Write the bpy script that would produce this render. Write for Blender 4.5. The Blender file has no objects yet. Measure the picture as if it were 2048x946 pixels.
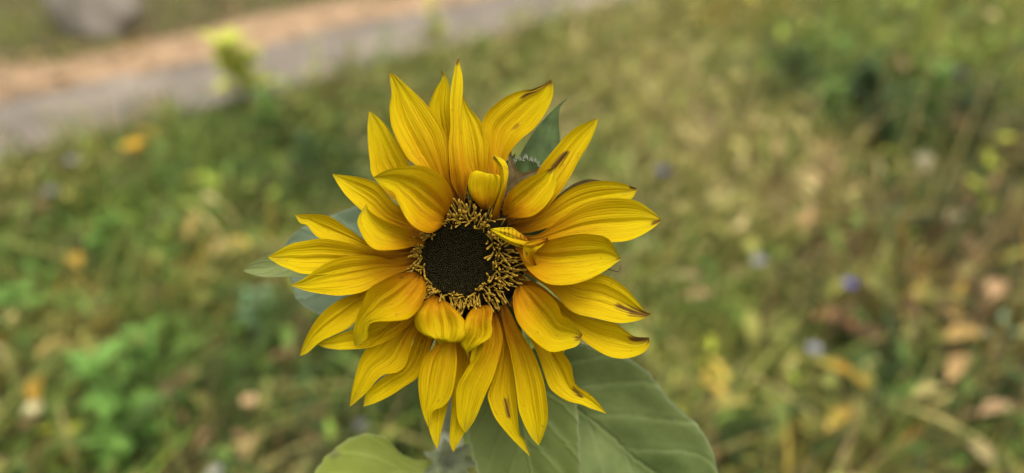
import bpy, math, random
import numpy as np
from mathutils import Vector, Matrix

SC = bpy.context.scene
COL = SC.collection
R = math.radians
random.seed(7)
RNG = np.random.default_rng(11)

# ------------------------------------------------------------------ camera
CAM_H, PITCH, LENS, FOCUS = 1.10, R(32.0), 28.05, 0.318
cam_d = bpy.data.cameras.new("camera")
cam_d.sensor_width = 36.0
cam_d.lens = LENS
cam_d.clip_start = 0.02
cam_d.clip_end = 3000.0
cam_d.dof.use_dof = True
cam_d.dof.focus_distance = FOCUS
cam_d.dof.aperture_fstop = 3.2
cam_d.dof.aperture_blades = 0
cam = bpy.data.objects.new("camera", cam_d)
COL.objects.link(cam)
cam.location = (0, 0, CAM_H)
cam.rotation_euler = (R(90) - PITCH, 0, 0)
SC.camera = cam

# ------------------------------------------------------------------ sky and sun (overcast)
SUN_EL, SUN_AZ = R(72), R(138)
world = bpy.data.worlds.new("World")
SC.world = world
world.use_nodes = True
wn = world.node_tree
bg = wn.nodes["Background"]
sky = wn.nodes.new("ShaderNodeTexSky")
sky.sky_type = 'NISHITA'
sky.sun_disc = False
sky.sun_elevation = SUN_EL
sky.sun_rotation = SUN_AZ
sky.air_density = 1.0
sky.dust_density = 6.0
sky.ozone_density = 1.0
hs = wn.nodes.new("ShaderNodeHueSaturation")      # cloud cover: nearly white sky light
hs.inputs['Saturation'].default_value = 0.18
wn.links.new(sky.outputs[0], hs.inputs['Color'])
wb = wn.nodes.new("ShaderNodeMix")                 # warm white balance of an overcast autumn day
wb.data_type = 'RGBA'
wb.blend_type = 'MULTIPLY'
wb.inputs[0].default_value = 1.0
wb.inputs[7].default_value = (1.0, 0.93, 0.78, 1)
wn.links.new(hs.outputs[0], wb.inputs[6])
wn.links.new(wb.outputs[2], bg.inputs['Color'])
bg.inputs['Strength'].default_value = 0.15
sun_d = bpy.data.lights.new("sun", 'SUN')
sun_d.energy = 0.6
sun_d.angle = R(60)
sun_d.color = (1.0, 0.93, 0.82)
sun = bpy.data.objects.new("sun", sun_d)
COL.objects.link(sun)
sun.rotation_euler = (R(90) - SUN_EL, 0, R(180) - SUN_AZ)

SC.view_settings.view_transform = 'Standard'
SC.view_settings.look = 'None'
SC.view_settings.exposure = 1.3
SC.view_settings.gamma = 1.0
SC.cycles.max_bounces = 8

# ------------------------------------------------------------------ geometry of the place
F_PX = LENS / 36.0 * 2048.0
D0 = 0.323                         # the flower head stands this far in front of the lens
CR = np.array([1.0, 0, 0])
CU = np.array([0, math.sin(PITCH), math.cos(PITCH)])
CF = np.array([0, math.cos(PITCH), -math.sin(PITCH)])
CC = np.array([0, 0, CAM_H])
K = D0 / F_PX                      # metres per unit in the plane of the flower head


def W(x, y, z=0.0):
    """point of the flower head: x, y measured in the head's own plane (0.2 mm units), z out of it"""
    x = np.asarray(x, float); y = np.asarray(y, float); z = np.asarray(z, float)
    d = D0 - z * K
    a = (x - 1024) / F_PX * d
    b = -(y - 473) / F_PX * d
    return CC + a[..., None] * CR + b[..., None] * CU + d[..., None] * CF


def G(px, py, h=0.0):
    """the spot on the meadow (at height h) seen in that direction"""
    v = CF + (px - 1024) / F_PX * CR - (py - 473) / F_PX * CU
    t = (h - CAM_H) / v[2]
    return CC + t * v


# ------------------------------------------------------------------ materials
def mat(name):
    m = bpy.data.materials.new(name)
    m.use_nodes = True
    nt = m.node_tree
    nt.nodes.clear()
    return m, nt


def N(nt, typ, **kw):
    n = nt.nodes.new(typ)
    for k, v in kw.items():
        if k.startswith('i_'):
            key = k[2:]
            n.inputs[int(key) if key.isdigit() else key.replace('_', ' ')].default_value = v
        else:
            setattr(n, k, v)
    return n


def ramp(nt, fac, stops):
    r = nt.nodes.new("ShaderNodeValToRGB")
    el = r.color_ramp.elements
    while len(el) < len(stops):
        el.new(0.5)
    for e, (p, c) in zip(el, stops):
        e.position = p
        e.color = (*c, 1) if len(c) == 3 else c
    nt.links.new(fac, r.inputs[0])
    return r.outputs[0]


def math_n(nt, op, a, b=None, clamp=False):
    n = nt.nodes.new("ShaderNodeMath")
    n.operation = op
    n.use_clamp = clamp
    for i, v in enumerate((a, b)):
        if v is None:
            continue
        if isinstance(v, (int, float)):
            n.inputs[i].default_value = v
        else:
            nt.links.new(v, n.inputs[i])
    return n.outputs[0]


def mixc(nt, fac, a, b, mode='MIX'):
    n = nt.nodes.new("ShaderNodeMix")
    n.data_type = 'RGBA'
    n.blend_type = mode
    for sock, v in ((n.inputs[0], fac), (n.inputs[6], a), (n.inputs[7], b)):
        if isinstance(v, (int, float)):
            sock.default_value = v
        elif isinstance(v, tuple):
            sock.default_value = (*v, 1)
        else:
            nt.links.new(v, sock)
    return n.outputs[2]


def leafy_out(nt, colour, trans=0.25, rough=0.55, spec=0.25, normal=None, sheen=0.0, tcol=None):
    p = N(nt, "ShaderNodeBsdfPrincipled")
    p.inputs['Roughness'].default_value = rough
    p.inputs['Specular IOR Level'].default_value = spec
    if sheen:
        p.inputs['Sheen Weight'].default_value = sheen
        p.inputs['Sheen Roughness'].default_value = 0.4
    t = N(nt, "ShaderNodeBsdfTranslucent")
    nt.links.new(colour, p.inputs['Base Color'])
    nt.links.new(tcol or colour, t.inputs['Color'])
    if normal is not None:
        nt.links.new(normal, p.inputs['Normal'])
        nt.links.new(normal, t.inputs['Normal'])
    mx = N(nt, "ShaderNodeMixShader")
    mx.inputs[0].default_value = trans
    nt.links.new(p.outputs[0], mx.inputs[1])
    nt.links.new(t.outputs[0], mx.inputs[2])
    o = N(nt, "ShaderNodeOutputMaterial")
    nt.links.new(mx.outputs[0], o.inputs[0])


def petal_material(name, young=False):
    m, nt = mat(name)
    L = nt.links
    uv = N(nt, "ShaderNodeUVMap", uv_map="UVMap")
    sep = N(nt, "ShaderNodeSeparateXYZ")
    L.new(uv.outputs[0], sep.inputs[0])
    U, V = sep.outputs[0], sep.outputs[1]
    oi = N(nt, "ShaderNodeObjectInfo")
    seed = math_n(nt, 'MULTIPLY', oi.outputs['Random'], 40.0)
    # slow wander of the veins
    cb = N(nt, "ShaderNodeCombineXYZ")
    L.new(math_n(nt, 'MULTIPLY', U, 0.35), cb.inputs[0]); L.new(math_n(nt, 'MULTIPLY', V, 3.0), cb.inputs[1]); L.new(seed, cb.inputs[2])
    wob = N(nt, "ShaderNodeTexNoise", i_Scale=1.0, i_Detail=1.0)
    L.new(cb.outputs[0], wob.inputs['Vector'])
    Uw = math_n(nt, 'ADD', U, math_n(nt, 'MULTIPLY', wob.outputs[0], 0.7))
    s = math_n(nt, 'SINE', math_n(nt, 'MULTIPLY', Uw, 9.8))
    line = math_n(nt, 'POWER', math_n(nt, 'ADD', math_n(nt, 'MULTIPLY', s, 0.5), 0.5), 7.0)
    # streaky grain along the petal
    cb2 = N(nt, "ShaderNodeCombineXYZ")
    L.new(math_n(nt, 'MULTIPLY', U, 2.2), cb2.inputs[0]); L.new(math_n(nt, 'MULTIPLY', V, 2.5), cb2.inputs[1]); L.new(seed, cb2.inputs[2])
    gr = N(nt, "ShaderNodeTexNoise", i_Scale=1.0, i_Detail=4.0, i_Roughness=0.65)
    L.new(cb2.outputs[0], gr.inputs['Vector'])
    cb3 = N(nt, "ShaderNodeCombineXYZ")
    L.new(math_n(nt, 'MULTIPLY', U, 0.5), cb3.inputs[0]); L.new(math_n(nt, 'MULTIPLY', V, 5.0), cb3.inputs[1]); L.new(seed, cb3.inputs[2])
    blot = N(nt, "ShaderNodeTexNoise", i_Scale=1.0, i_Detail=3.0)
    L.new(cb3.outputs[0], blot.inputs['Vector'])
    vv = math_n(nt, 'ADD', V, math_n(nt, 'MULTIPLY', math_n(nt, 'SUBTRACT', blot.outputs[0], 0.5), 0.35))
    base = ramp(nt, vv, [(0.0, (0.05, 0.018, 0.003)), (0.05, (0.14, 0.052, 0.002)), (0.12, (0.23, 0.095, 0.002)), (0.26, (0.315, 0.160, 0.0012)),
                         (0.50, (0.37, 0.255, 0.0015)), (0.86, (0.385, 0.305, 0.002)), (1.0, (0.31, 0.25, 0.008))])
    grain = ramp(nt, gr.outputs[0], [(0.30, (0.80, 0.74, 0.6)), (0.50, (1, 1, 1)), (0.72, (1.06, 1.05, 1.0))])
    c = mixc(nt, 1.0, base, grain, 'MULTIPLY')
    lf = math_n(nt, 'MULTIPLY', line, math_n(nt, 'MULTIPLY', ramp(nt, gr.outputs[0], [(0.35, (1, 1, 1)), (0.65, (0.10, 0.10, 0.10))]), 0.27))
    c = mixc(nt, lf, c, (0.34, 0.16, 0.004))
    at = N(nt, "ShaderNodeAttribute", attribute_name="wilt")
    # browned streaks follow the veins
    cb4 = N(nt, "ShaderNodeCombineXYZ")
    L.new(math_n(nt, 'MULTIPLY', U, 1.7), cb4.inputs[0]); L.new(math_n(nt, 'MULTIPLY', V, 3.0), cb4.inputs[1]); L.new(seed, cb4.inputs[2])
    st = N(nt, "ShaderNodeTexNoise", i_Scale=1.0, i_Detail=3.0)
    L.new(cb4.outputs[0], st.inputs['Vector'])
    wl = math_n(nt, 'ADD', math_n(nt, 'MULTIPLY', at.outputs['Fac'], 1.0), math_n(nt, 'MULTIPLY', math_n(nt, 'SUBTRACT', st.outputs[0], 0.66), 2.6))
    wf = ramp(nt, wl, [(0.0, (0, 0, 0)), (0.45, (1, 1, 1))])
    wf = math_n(nt, 'MULTIPLY', wf, math_n(nt, 'MULTIPLY', at.outputs['Fac'], 0.95, True))
    dry = ramp(nt, wl, [(0.05, (0.30, 0.16, 0.012)), (0.30, (0.13, 0.06, 0.012)), (0.65, (0.045, 0.022, 0.009))])
    c = mixc(nt, wf, c, dry)
    tco = N(nt, "ShaderNodeTexCoord")
    fr = N(nt, "ShaderNodeTexNoise", i_Scale=330.0, i_Detail=1.0)
    L.new(tco.outputs['Object'], fr.inputs['Vector'])
    c = mixc(nt, ramp(nt, fr.outputs[0], [(0.72, (0, 0, 0)), (0.78, (0.45, 0.45, 0.45))]), c, (0.20, 0.10, 0.01))
    crk = N(nt, "ShaderNodeTexNoise", i_Scale=420.0, i_Detail=4.0, i_Roughness=0.7)
    L.new(tco.outputs['Object'], crk.inputs['Vector'])
    bh = math_n(nt, 'ADD', math_n(nt, 'MULTIPLY', line, -0.6), math_n(nt, 'MULTIPLY', gr.outputs[0], 0.8))
    bh = math_n(nt, 'ADD', bh, math_n(nt, 'MULTIPLY', crk.outputs[0], 0.5))
    bp = N(nt, "ShaderNodeBump", i_Strength=0.45, i_Distance=0.0006)
    L.new(bh, bp.inputs['Height'])
    tc = mixc(nt, 1.0, c, (1.0, 0.85, 0.6), 'MULTIPLY')
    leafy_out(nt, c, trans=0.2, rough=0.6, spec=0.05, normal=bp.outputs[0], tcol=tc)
    return m


def leaf_material(name, dark, light, sheen=0.25, spots=True):
    m, nt = mat(name)
    L = nt.links
    uv = N(nt, "ShaderNodeUVMap", uv_map="UVMap")
    sep = N(nt, "ShaderNodeSeparateXYZ")
    L.new(uv.outputs[0], sep.inputs[0])
    U, V = sep.outputs[0], sep.outputs[1]            # U is -1..1 across, V 0..1 along
    aU = math_n(nt, 'ABSOLUTE', U)
    tc = N(nt, "ShaderNodeTexCoord")
    n1 = N(nt, "ShaderNodeTexNoise", i_Scale=20.0, i_Detail=5.0, i_Roughness=0.6)
    L.new(tc.outputs['Object'], n1.inputs['Vector'])
    n2 = N(nt, "ShaderNodeTexNoise", i_Scale=170.0, i_Detail=3.0)
    L.new(tc.outputs['Object'], n2.inputs['Vector'])
    c = mixc(nt, ramp(nt, n1.outputs[0], [(0.32, (0, 0, 0)), (0.68, (1, 1, 1))]), dark, light)
    # veins: midrib and slanting side veins
    sv = math_n(nt, 'SUBTRACT', math_n(nt, 'MULTIPLY', V, 6.5), math_n(nt, 'MULTIPLY', aU, 2.0))
    sl = math_n(nt, 'POWER', math_n(nt, 'ADD', math_n(nt, 'MULTIPLY', math_n(nt, 'SINE', math_n(nt, 'MULTIPLY', sv, 6.2832)), 0.5), 0.5), 10.0)
    mid = ramp(nt, aU, [(0.0, (1, 1, 1)), (0.05, (0, 0, 0))])
    vein = math_n(nt, 'MAXIMUM', math_n(nt, 'MULTIPLY', sl, 0.55), mid)
    vc = tuple(min(1.0, v * 1.5 + 0.02) for v in light)
    c = mixc(nt, math_n(nt, 'MULTIPLY', vein, 0.2), c, vc)
    if spots:
        n3 = N(nt, "ShaderNodeTexNoise", i_Scale=55.0, i_Detail=2.0)
        L.new(tc.outputs['Object'], n3.inputs['Vector'])
        c = mixc(nt, ramp(nt, n3.outputs[0], [(0.68, (0, 0, 0)), (0.76, (0.7, 0.7, 0.7))]), c, (0.10, 0.085, 0.06))
    rim = ramp(nt, math_n(nt, 'ADD', aU, math_n(nt, 'MULTIPLY', n2.outputs[0], 0.04)), [(0.955, (0, 0, 0)), (1.03, (0.13, 0.13, 0.13))])
    c = mixc(nt, rim, c, (0.42, 0.44, 0.36))
    bh = math_n(nt, 'ADD', math_n(nt, 'MULTIPLY', vein, -1.0), math_n(nt, 'MULTIPLY', n2.outputs[0], 0.6))
    bp = N(nt, "ShaderNodeBump", i_Strength=0.5, i_Distance=0.0012)
    L.new(bh, bp.inputs['Height'])
    leafy_out(nt, c, trans=0.18, rough=0.6, spec=0.2, normal=bp.outputs[0], sheen=sheen)
    return m


def plain_leafy(name, colour, trans=0.2, rough=0.6, var=0.35, scale=60.0, sheen=0.0, spec=0.2):
    m, nt = mat(name)
    tc = N(nt, "ShaderNodeTexCoord")
    n1 = N(nt, "ShaderNodeTexNoise", i_Scale=scale, i_Detail=4.0)
    nt.links.new(tc.outputs['Object'], n1.inputs['Vector'])
    d = tuple(v * (1 - var) for v in colour)
    l = tuple(min(1, v * (1 + var)) for v in colour)
    c = ramp(nt, n1.outputs[0], [(0.3, d), (0.7, l)])
    bp = N(nt, "ShaderNodeBump", i_Strength=0.4, i_Distance=0.001)
    nt.links.new(n1.outputs[0], bp.inputs['Height'])
    leafy_out(nt, c, trans=trans, rough=rough, spec=spec, normal=bp.outputs[0], sheen=sheen)
    return m


def attr_leafy(name, trans=0.22):
    m, nt = mat(name)
    at = N(nt, "ShaderNodeAttribute", attribute_name="tint")
    tc = N(nt, "ShaderNodeTexCoord")
    n1 = N(nt, "ShaderNodeTexNoise", i_Scale=90.0, i_Detail=3.0)
    nt.links.new(tc.outputs['Object'], n1.inputs['Vector'])
    g = ramp(nt, n1.outputs[0], [(0.3, (0.75, 0.75, 0.75)), (0.7, (1.2, 1.2, 1.2))])
    c = mixc(nt, 1.0, at.outputs['Color'], g, 'MULTIPLY')
    leafy_out(nt, c, trans=trans, rough=0.6, spec=0.2)
    return m


def ground_material(name, stops, scale, fine, rough=0.95, bump=0.01):
    m, nt = mat(name)
    tc = N(nt, "ShaderNodeTexCoord")
    n1 = N(nt, "ShaderNodeTexNoise", i_Scale=scale, i_Detail=6.0, i_Roughness=0.6)
    n2 = N(nt, "ShaderNodeTexNoise", i_Scale=fine, i_Detail=4.0)
    for n in (n1, n2):
        nt.links.new(tc.outputs['Object'], n.inputs['Vector'])
    f = math_n(nt, 'ADD', math_n(nt, 'MULTIPLY', n1.outputs[0], 0.6), math_n(nt, 'MULTIPLY', n2.outputs[0], 0.4))
    c = ramp(nt, f, stops)
    bp = N(nt, "ShaderNodeBump", i_Strength=0.6, i_Distance=bump)
    nt.links.new(n2.outputs[0], bp.inputs['Height'])
    p = N(nt, "ShaderNodeBsdfPrincipled")
    p.inputs['Roughness'].default_value = rough
    p.inputs['Specular IOR Level'].default_value = 0.2
    nt.links.new(c, p.inputs['Base Color'])
    nt.links.new(bp.outputs[0], p.inputs['Normal'])
    o = N(nt, "ShaderNodeOutputMaterial")
    nt.links.new(p.outputs[0], o.inputs[0])
    return m


M_PETAL = petal_material("ray petal yellow")
M_LEAF = leaf_material("sunflower leaf", (0.040, 0.066, 0.016), (0.125, 0.165, 0.058), 0.04)
M_LEAFY = leaf_material("yellowing sunflower leaf", (0.17, 0.225, 0.035), (0.26, 0.31, 0.075), 0.1)
M_LEAFO = leaf_material("olive sunflower leaf", (0.062, 0.092, 0.020), (0.105, 0.138, 0.038), 0.06)
M_LEAFY2 = leaf_material("bract tip", (0.10, 0.135, 0.040), (0.14, 0.175, 0.065), 0.2, False)
M_LEAFG = leaf_material("grey green sunflower leaf", (0.075, 0.115, 0.070), (0.125, 0.175, 0.115), 0.3, False)
M_BRACT = plain_leafy("bract green", (0.040, 0.070, 0.020), 0.12, 0.7, 0.35, 150, 0.08)
M_BRACTB = plain_leafy("bract olive brown", (0.075, 0.055, 0.018), 0.1, 0.7, 0.4, 200, 0.2)
M_STEM = plain_leafy("hairy stem", (0.16, 0.19, 0.11), 0.0, 0.8, 0.3, 140, 0.6)
M_HAIR = plain_leafy("white plant hair", (0.30, 0.32, 0.27), 0.3, 0.6, 0.1, 50)
M_DISC = plain_leafy("dark disc", (0.006, 0.0045, 0.002), 0.0, 0.9, 0.4, 400, 0.0, 0.03)
M_BUD = plain_leafy("unopened floret", (0.0110, 0.0095, 0.0038), 0.0, 0.9, 0.5, 700, 0.0, 0.03)
M_FLORET = plain_leafy("floret yellow", (0.25, 0.155, 0.014), 0.05, 0.7, 0.5, 300, 0.0, 0.2)
M_FLORETB = plain_leafy("spent floret brown", (0.16, 0.085, 0.02), 0.05, 0.7, 0.4, 300)
M_DRY = plain_leafy("dry brown", (0.06, 0.035, 0.018), 0.0, 0.7, 0.4, 300)
M_ATTR = attr_leafy("meadow foliage")

# ------------------------------------------------------------------ object helpers


def link_mesh(name, verts, faces, material, parent=None, origin=None, uv=None, attrs=None, colour=None, smooth=True):
    verts = np.asarray(verts, float).reshape(-1, 3)
    origin = np.zeros(3) if origin is None else np.asarray(origin, float)
    me = bpy.data.meshes.new(name)
    if isinstance(faces, np.ndarray):
        nf, k = faces.shape
        me.vertices.add(len(verts))
        me.vertices.foreach_set("co", (verts - origin).astype(np.float32).ravel())
        me.loops.add(nf * k)
        me.loops.foreach_set("vertex_index", faces.astype(np.int32).ravel())
        me.polygons.add(nf)
        me.polygons.foreach_set("loop_start", np.arange(0, nf * k, k, dtype=np.int32))
        me.update(calc_edges=True)
        me.validate()
    else:
        me.from_pydata((verts - origin).tolist(), [], faces)
    if smooth:
        me.polygons.foreach_set("use_smooth", np.ones(len(me.polygons), dtype=bool))
    if uv is not None:
        lay = me.uv_layers.new(name="UVMap")
        vi = np.zeros(len(me.loops), dtype=np.int32)
        me.loops.foreach_get("vertex_index", vi)
        lay.data.foreach_set("uv", np.asarray(uv, np.float32)[vi].ravel())
    for k2, v in (attrs or {}).items():
        a = me.attributes.new(k2, 'FLOAT', 'POINT')
        a.data.foreach_set("value", np.asarray(v, np.float32))
    if colour is not None:
        a = me.color_attributes.new("tint", 'FLOAT_COLOR', 'POINT')
        c4 = np.ones((len(verts), 4), np.float32)
        c4[:, :3] = colour
        a.data.foreach_set("color", c4.ravel())
    me.materials.append(material)
    ob = bpy.data.objects.new(name, me)
    COL.objects.link(ob)
    loc = Vector(origin)
    if parent is not None:
        ob.parent = parent
        p = parent
        while p is not None:
            loc = loc - p.location
            p = p.parent
    ob.location = loc
    return ob


def thing(name, label, cat, loc, group=None, rz=0.0):
    o = bpy.data.objects.new(name, None)
    o.empty_display_size = 0.02
    COL.objects.link(o)
    o.location = loc
    o.rotation_euler = (0, 0, rz)
    o["label"] = label
    o["category"] = cat
    if group:
        o["group"] = group
    return o


def tag(o, label=None, cat=None, group=None, kind=None):
    for k, v in (("label", label), ("category", cat), ("group", group), ("kind", kind)):
        if v:
            o[k] = v
    return o


def spline(pts, n):
    p = np.asarray(pts, float)
    if len(p) == 2:
        t = np.linspace(0, 1, n)[:, None]
        return p[0] * (1 - t) + p[1] * t
    e = np.vstack([2 * p[0] - p[1], p, 2 * p[-1] - p[-2]])
    out = []
    for i in range(len(p) - 1):
        a, b, c, d = e[i:i + 4]
        for t in np.linspace(0, 1, 12, endpoint=False):
            out.append(0.5 * (2 * b + (c - a) * t + (2 * a - 5 * b + 4 * c - d) * t * t + (3 * b - a - 3 * c + d) * t ** 3))
    out.append(p[-1])
    out = np.array(out)
    ln = np.r_[0, np.cumsum(np.linalg.norm(np.diff(out, axis=0), axis=1))]
    q = np.linspace(0, ln[-1], n)
    return np.stack([np.interp(q, ln, out[:, k]) for k in range(out.shape[1])], 1)


def grid_faces(n, m):
    i = np.arange(n - 1)[:, None] * m + np.arange(m - 1)[None, :]
    i = i.ravel()
    return np.stack([i, i + 1, i + m + 1, i + m], 1)


def tube(path, radii, sides=8, cap=True):
    p = np.asarray(path, float)
    n = len(p)
    radii = np.broadcast_to(np.asarray(radii, float), (n,))
    tan = np.gradient(p, axis=0)
    tan /= np.linalg.norm(tan, axis=1)[:, None] + 1e-12
    ref = np.array([0.31, 0.17, 0.93]) if abs(tan[0][2]) < 0.9 else np.array([1.0, 0.1, 0.0])
    vs, fs = [], []
    for i in range(n):
        a = np.cross(tan[i], ref); a /= np.linalg.norm(a)
        b = np.cross(tan[i], a)
        for k in range(sides):
            t = 2 * math.pi * k / sides
            vs.append(p[i] + radii[i] * (math.cos(t) * a + math.sin(t) * b))
    for i in range(n - 1):
        for k in range(sides):
            k2 = (k + 1) % sides
            fs.append((i * sides + k, i * sides + k2, (i + 1) * sides + k2, (i + 1) * sides + k))
    if cap:
        fs.append(tuple(range(sides))[::-1])
        fs.append(tuple((n - 1) * sides + k for k in range(sides)))
    return np.array(vs), fs


# ------------------------------------------------------------------ the meadow: ground, path, verge
def grid_sheet(name, x0, x1, y0, y1, nx, ny, zf, material):
    xs, ys = np.linspace(x0, x1, nx), np.linspace(y0, y1, ny)
    X, Y = np.meshgrid(xs, ys)
    v = np.stack([X, Y, zf(X, Y)], -1).reshape(-1, 3)
    return link_mesh(name, v, grid_faces(ny, nx), material)


M_SOIL = ground_material("meadow soil", [(0.30, (0.026, 0.024, 0.011)), (0.5, (0.06, 0.055, 0.023)), (0.7, (0.11, 0.10, 0.042))], 9.0, 60.0)
M_PATH = ground_material("worn asphalt", [(0.36, (0.085, 0.075, 0.068)), (0.5, (0.14, 0.124, 0.112)), (0.64, (0.20, 0.175, 0.152))], 3.0, 120.0, bump=0.006)
M_VERGE = ground_material("leaf strewn verge", [(0.36, (0.14, 0.10, 0.06)), (0.5, (0.24, 0.165, 0.105)), (0.64, (0.33, 0.235, 0.16))], 6.0, 70.0)

gnd = grid_sheet("ground", -400, 400, -200, 900, 61, 61, lambda X, Y: 0 * X, M_SOIL)
tag(gnd, kind='structure')

PA, PB = G(0, 324)[:2], G(1050, 56)[:2]             # near edge of the path
PD = (PB - PA) / np.linalg.norm(PB - PA)
PN = np.array([-PD[1], PD[0]])                        # away from the camera
W_PATH = float(np.dot(G(0, 205)[:2] - PA, PN))
W_VERGE = float(np.dot(G(0, 140)[:2] - PA, PN))


def strip(name, d0, d1, z, material, wob):
    n = 160
    u = np.linspace(-14, 30, n)
    e0 = PA + u[:, None] * PD + (d0 + wob * (np.sin(u * 5.1) + 0.6 * np.sin(u * 12.7 + 1)))[:, None] * PN
    e1 = PA + u[:, None] * PD + (d1 + wob * (np.sin(u * 4.3 + 2) + 0.6 * np.sin(u * 11.1)))[:, None] * PN
    m = 9
    s = np.linspace(0, 1, m)
    P = e0[:, None, :] * (1 - s)[None, :, None] + e1[:, None, :] * s[None, :, None]
    Z = np.full(P.shape[:2], z) + 0.012 * np.sin(math.pi * s)[None, :] * (1 if z < 0.006 else 0.4)
    v = np.concatenate([P, Z[..., None]], -1).reshape(-1, 3)
    o = link_mesh(name, v, grid_faces(n, m), material)
    return tag(o, kind='structure')


strip("verge", W_PATH - 0.08, W_VERGE, 0.004, M_VERGE, 0.04)
strip("path", 0.0, W_PATH, 0.008, M_PATH, 0.015)


def side(x, y):
    return (x - PA[0]) * PN[0] + (y - PA[1]) * PN[1]


# colour patches of the meadow: centre and size as seen standing here, kept as ellipses on the ground
ZC = dict(
    green=[(0.090, 0.155, 0.028), (0.12, 0.185, 0.038), (0.07, 0.12, 0.024)],
    dark=[(0.035, 0.065, 0.016), (0.045, 0.08, 0.02), (0.028, 0.05, 0.015)],
    olive=[(0.185, 0.19, 0.045), (0.22, 0.22, 0.06), (0.15, 0.16, 0.04)],
    straw=[(0.34, 0.30, 0.12), (0.29, 0.265, 0.09), (0.38, 0.32, 0.155)],
    lime=[(0.22, 0.29, 0.04), (0.16, 0.25, 0.04), (0.28, 0.30, 0.05)],
    brown=[(0.13, 0.085, 0.038), (0.17, 0.11, 0.055), (0.09, 0.06, 0.03)],
    tan=[(0.38, 0.25, 0.13), (0.32, 0.20, 0.10), (0.42, 0.30, 0.16)],
    gold=[(0.38, 0.25, 0.04), (0.33, 0.21, 0.03), (0.42, 0.30, 0.06)],
)
ZN = list(ZC)
BASE_MIX = dict(green=1.1, dark=0.5, olive=1.4, straw=0.7, lime=0.5, brown=0.45, tan=0.14, gold=0.14)
ZONES = [
    (40, 60, 90, 90, dict(lime=4, olive=5)), (230, 120, 140, 45, dict(straw=6, gold=2, olive=2)), (60, 130, 100, 40, dict(straw=4, olive=4, gold=1)), (470, 25, 160, 40, dict(brown=9, tan=3)), (360, 20, 110, 40, dict(brown=7, dark=1)),
    (60, 400, 140, 60, dict(olive=3, brown=2.5, straw=1)), (300, 430, 180, 90, dict(green=5, lime=1)),
    (520, 240, 130, 70, dict(green=4, dark=2)), (700, 170, 130, 70, dict(brown=2.5, olive=4, straw=1)),
    (620, 370, 130, 60, dict(dark=8)), (400, 470, 80, 60, dict(straw=4, olive=2)),
    (850, 130, 150, 60, dict(olive=4, green=2)), (1050, 120, 120, 60, dict(olive=4, straw=1, green=2)),
    (1300, 200, 230, 110, dict(straw=5, olive=6)), (1480, 300, 160, 90, dict(straw=6, olive=4, tan=1)),
    (1230, 330, 120, 90, dict(olive=4, green=3)), (1500, 40, 120, 50, dict(olive=4, gold=1)),
    (1250, 30, 150, 40, dict(straw=3, olive=3)),
    (1690, 100, 170, 60, dict(green=5, lime=4, dark=1)), (1720, 200, 140, 60, dict(dark=22)),
    (1680, 160, 200, 60, dict(green=5, dark=3)), (1880, 60, 130, 70, dict(lime=2, olive=4, green=3)),
    (1950, 250, 150, 110, dict(brown=4, olive=2, dark=7)), (1400, 430, 170, 80, dict(straw=3, olive=4)),
    (1600, 430, 130, 60, dict(brown=2, straw=2, olive=2)), (1900, 480, 180, 70, dict(brown=4, dark=7, tan=.5)),
    (1420, 560, 130, 90, dict(green=3, olive=3, dark=1)), (1640, 600, 150, 80, dict(olive=3, brown=2.5)),
    (1930, 620, 130, 110, dict(tan=1.5, brown=4, gold=1, dark=2, straw=1)), (1780, 740, 130, 80, dict(brown=3, dark=9)),
    (1450, 720, 130, 130, dict(lime=1.2, olive=4, green=2)), (1600, 850, 150, 80, dict(olive=4, gold=1, brown=1)),
    (1900, 850, 180, 90, dict(brown=3, straw=2.5, dark=8, green=2)), (1480, 900, 70, 60, dict(dark=9)),
    (230, 560, 150, 90, dict(olive=3, green=3)), (60, 520, 100, 90, dict(green=4, dark=3)),
    (430, 540, 130, 80, dict(straw=3, gold=1, olive=3)), (330, 650, 150, 60, dict(olive=3, brown=2)),
    (80, 680, 110, 80, dict(straw=2.5, gold=1, olive=3)), (240, 800, 130, 110, dict(green=7, dark=2)),
    (470, 690, 110, 70, dict(green=4, dark=3)), (380, 860, 110, 80, dict(dark=4, brown=3)),
    (560, 800, 130, 110, dict(brown=4, dark=4, olive=2)), (100, 880, 120, 70, dict(brown=3, dark=5, lime=1)),
    (500, 900, 80, 50, dict(straw=3, brown=2)), (790, 860, 120, 60, dict(dark=8)),
]
zc, zr, zw = [], [], []
for (px, py, rx, ry, mix) in ZONES:
    c = G(px, py, 0.05)[:2]
    ex = abs(G(px + rx, py, 0.05)[0] - c[0])
    ey = abs(G(px, py - ry, 0.05)[1] - G(px, py + ry, 0.05)[1]) * 0.5
    zc.append(c); zr.append((ex, ey))
    if px < 720:      # the left of the meadow is the greener side
        mix = {k: w * {'brown': .6, 'tan': .4, 'straw': .7, 'gold': .7}.get(k, 1.3) for k, w in mix.items()}
        mix['green'] = mix.get('green', 0) + 1.5
    zw.append([mix.get(k, 0.0) for k in ZN])
zc, zr, zw = np.array(zc), np.array(zr), np.array(zw)
BM = np.array([BASE_MIX[k] for k in ZN])
ZCOL = np.array([ZC[k] for k in ZN])


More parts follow.
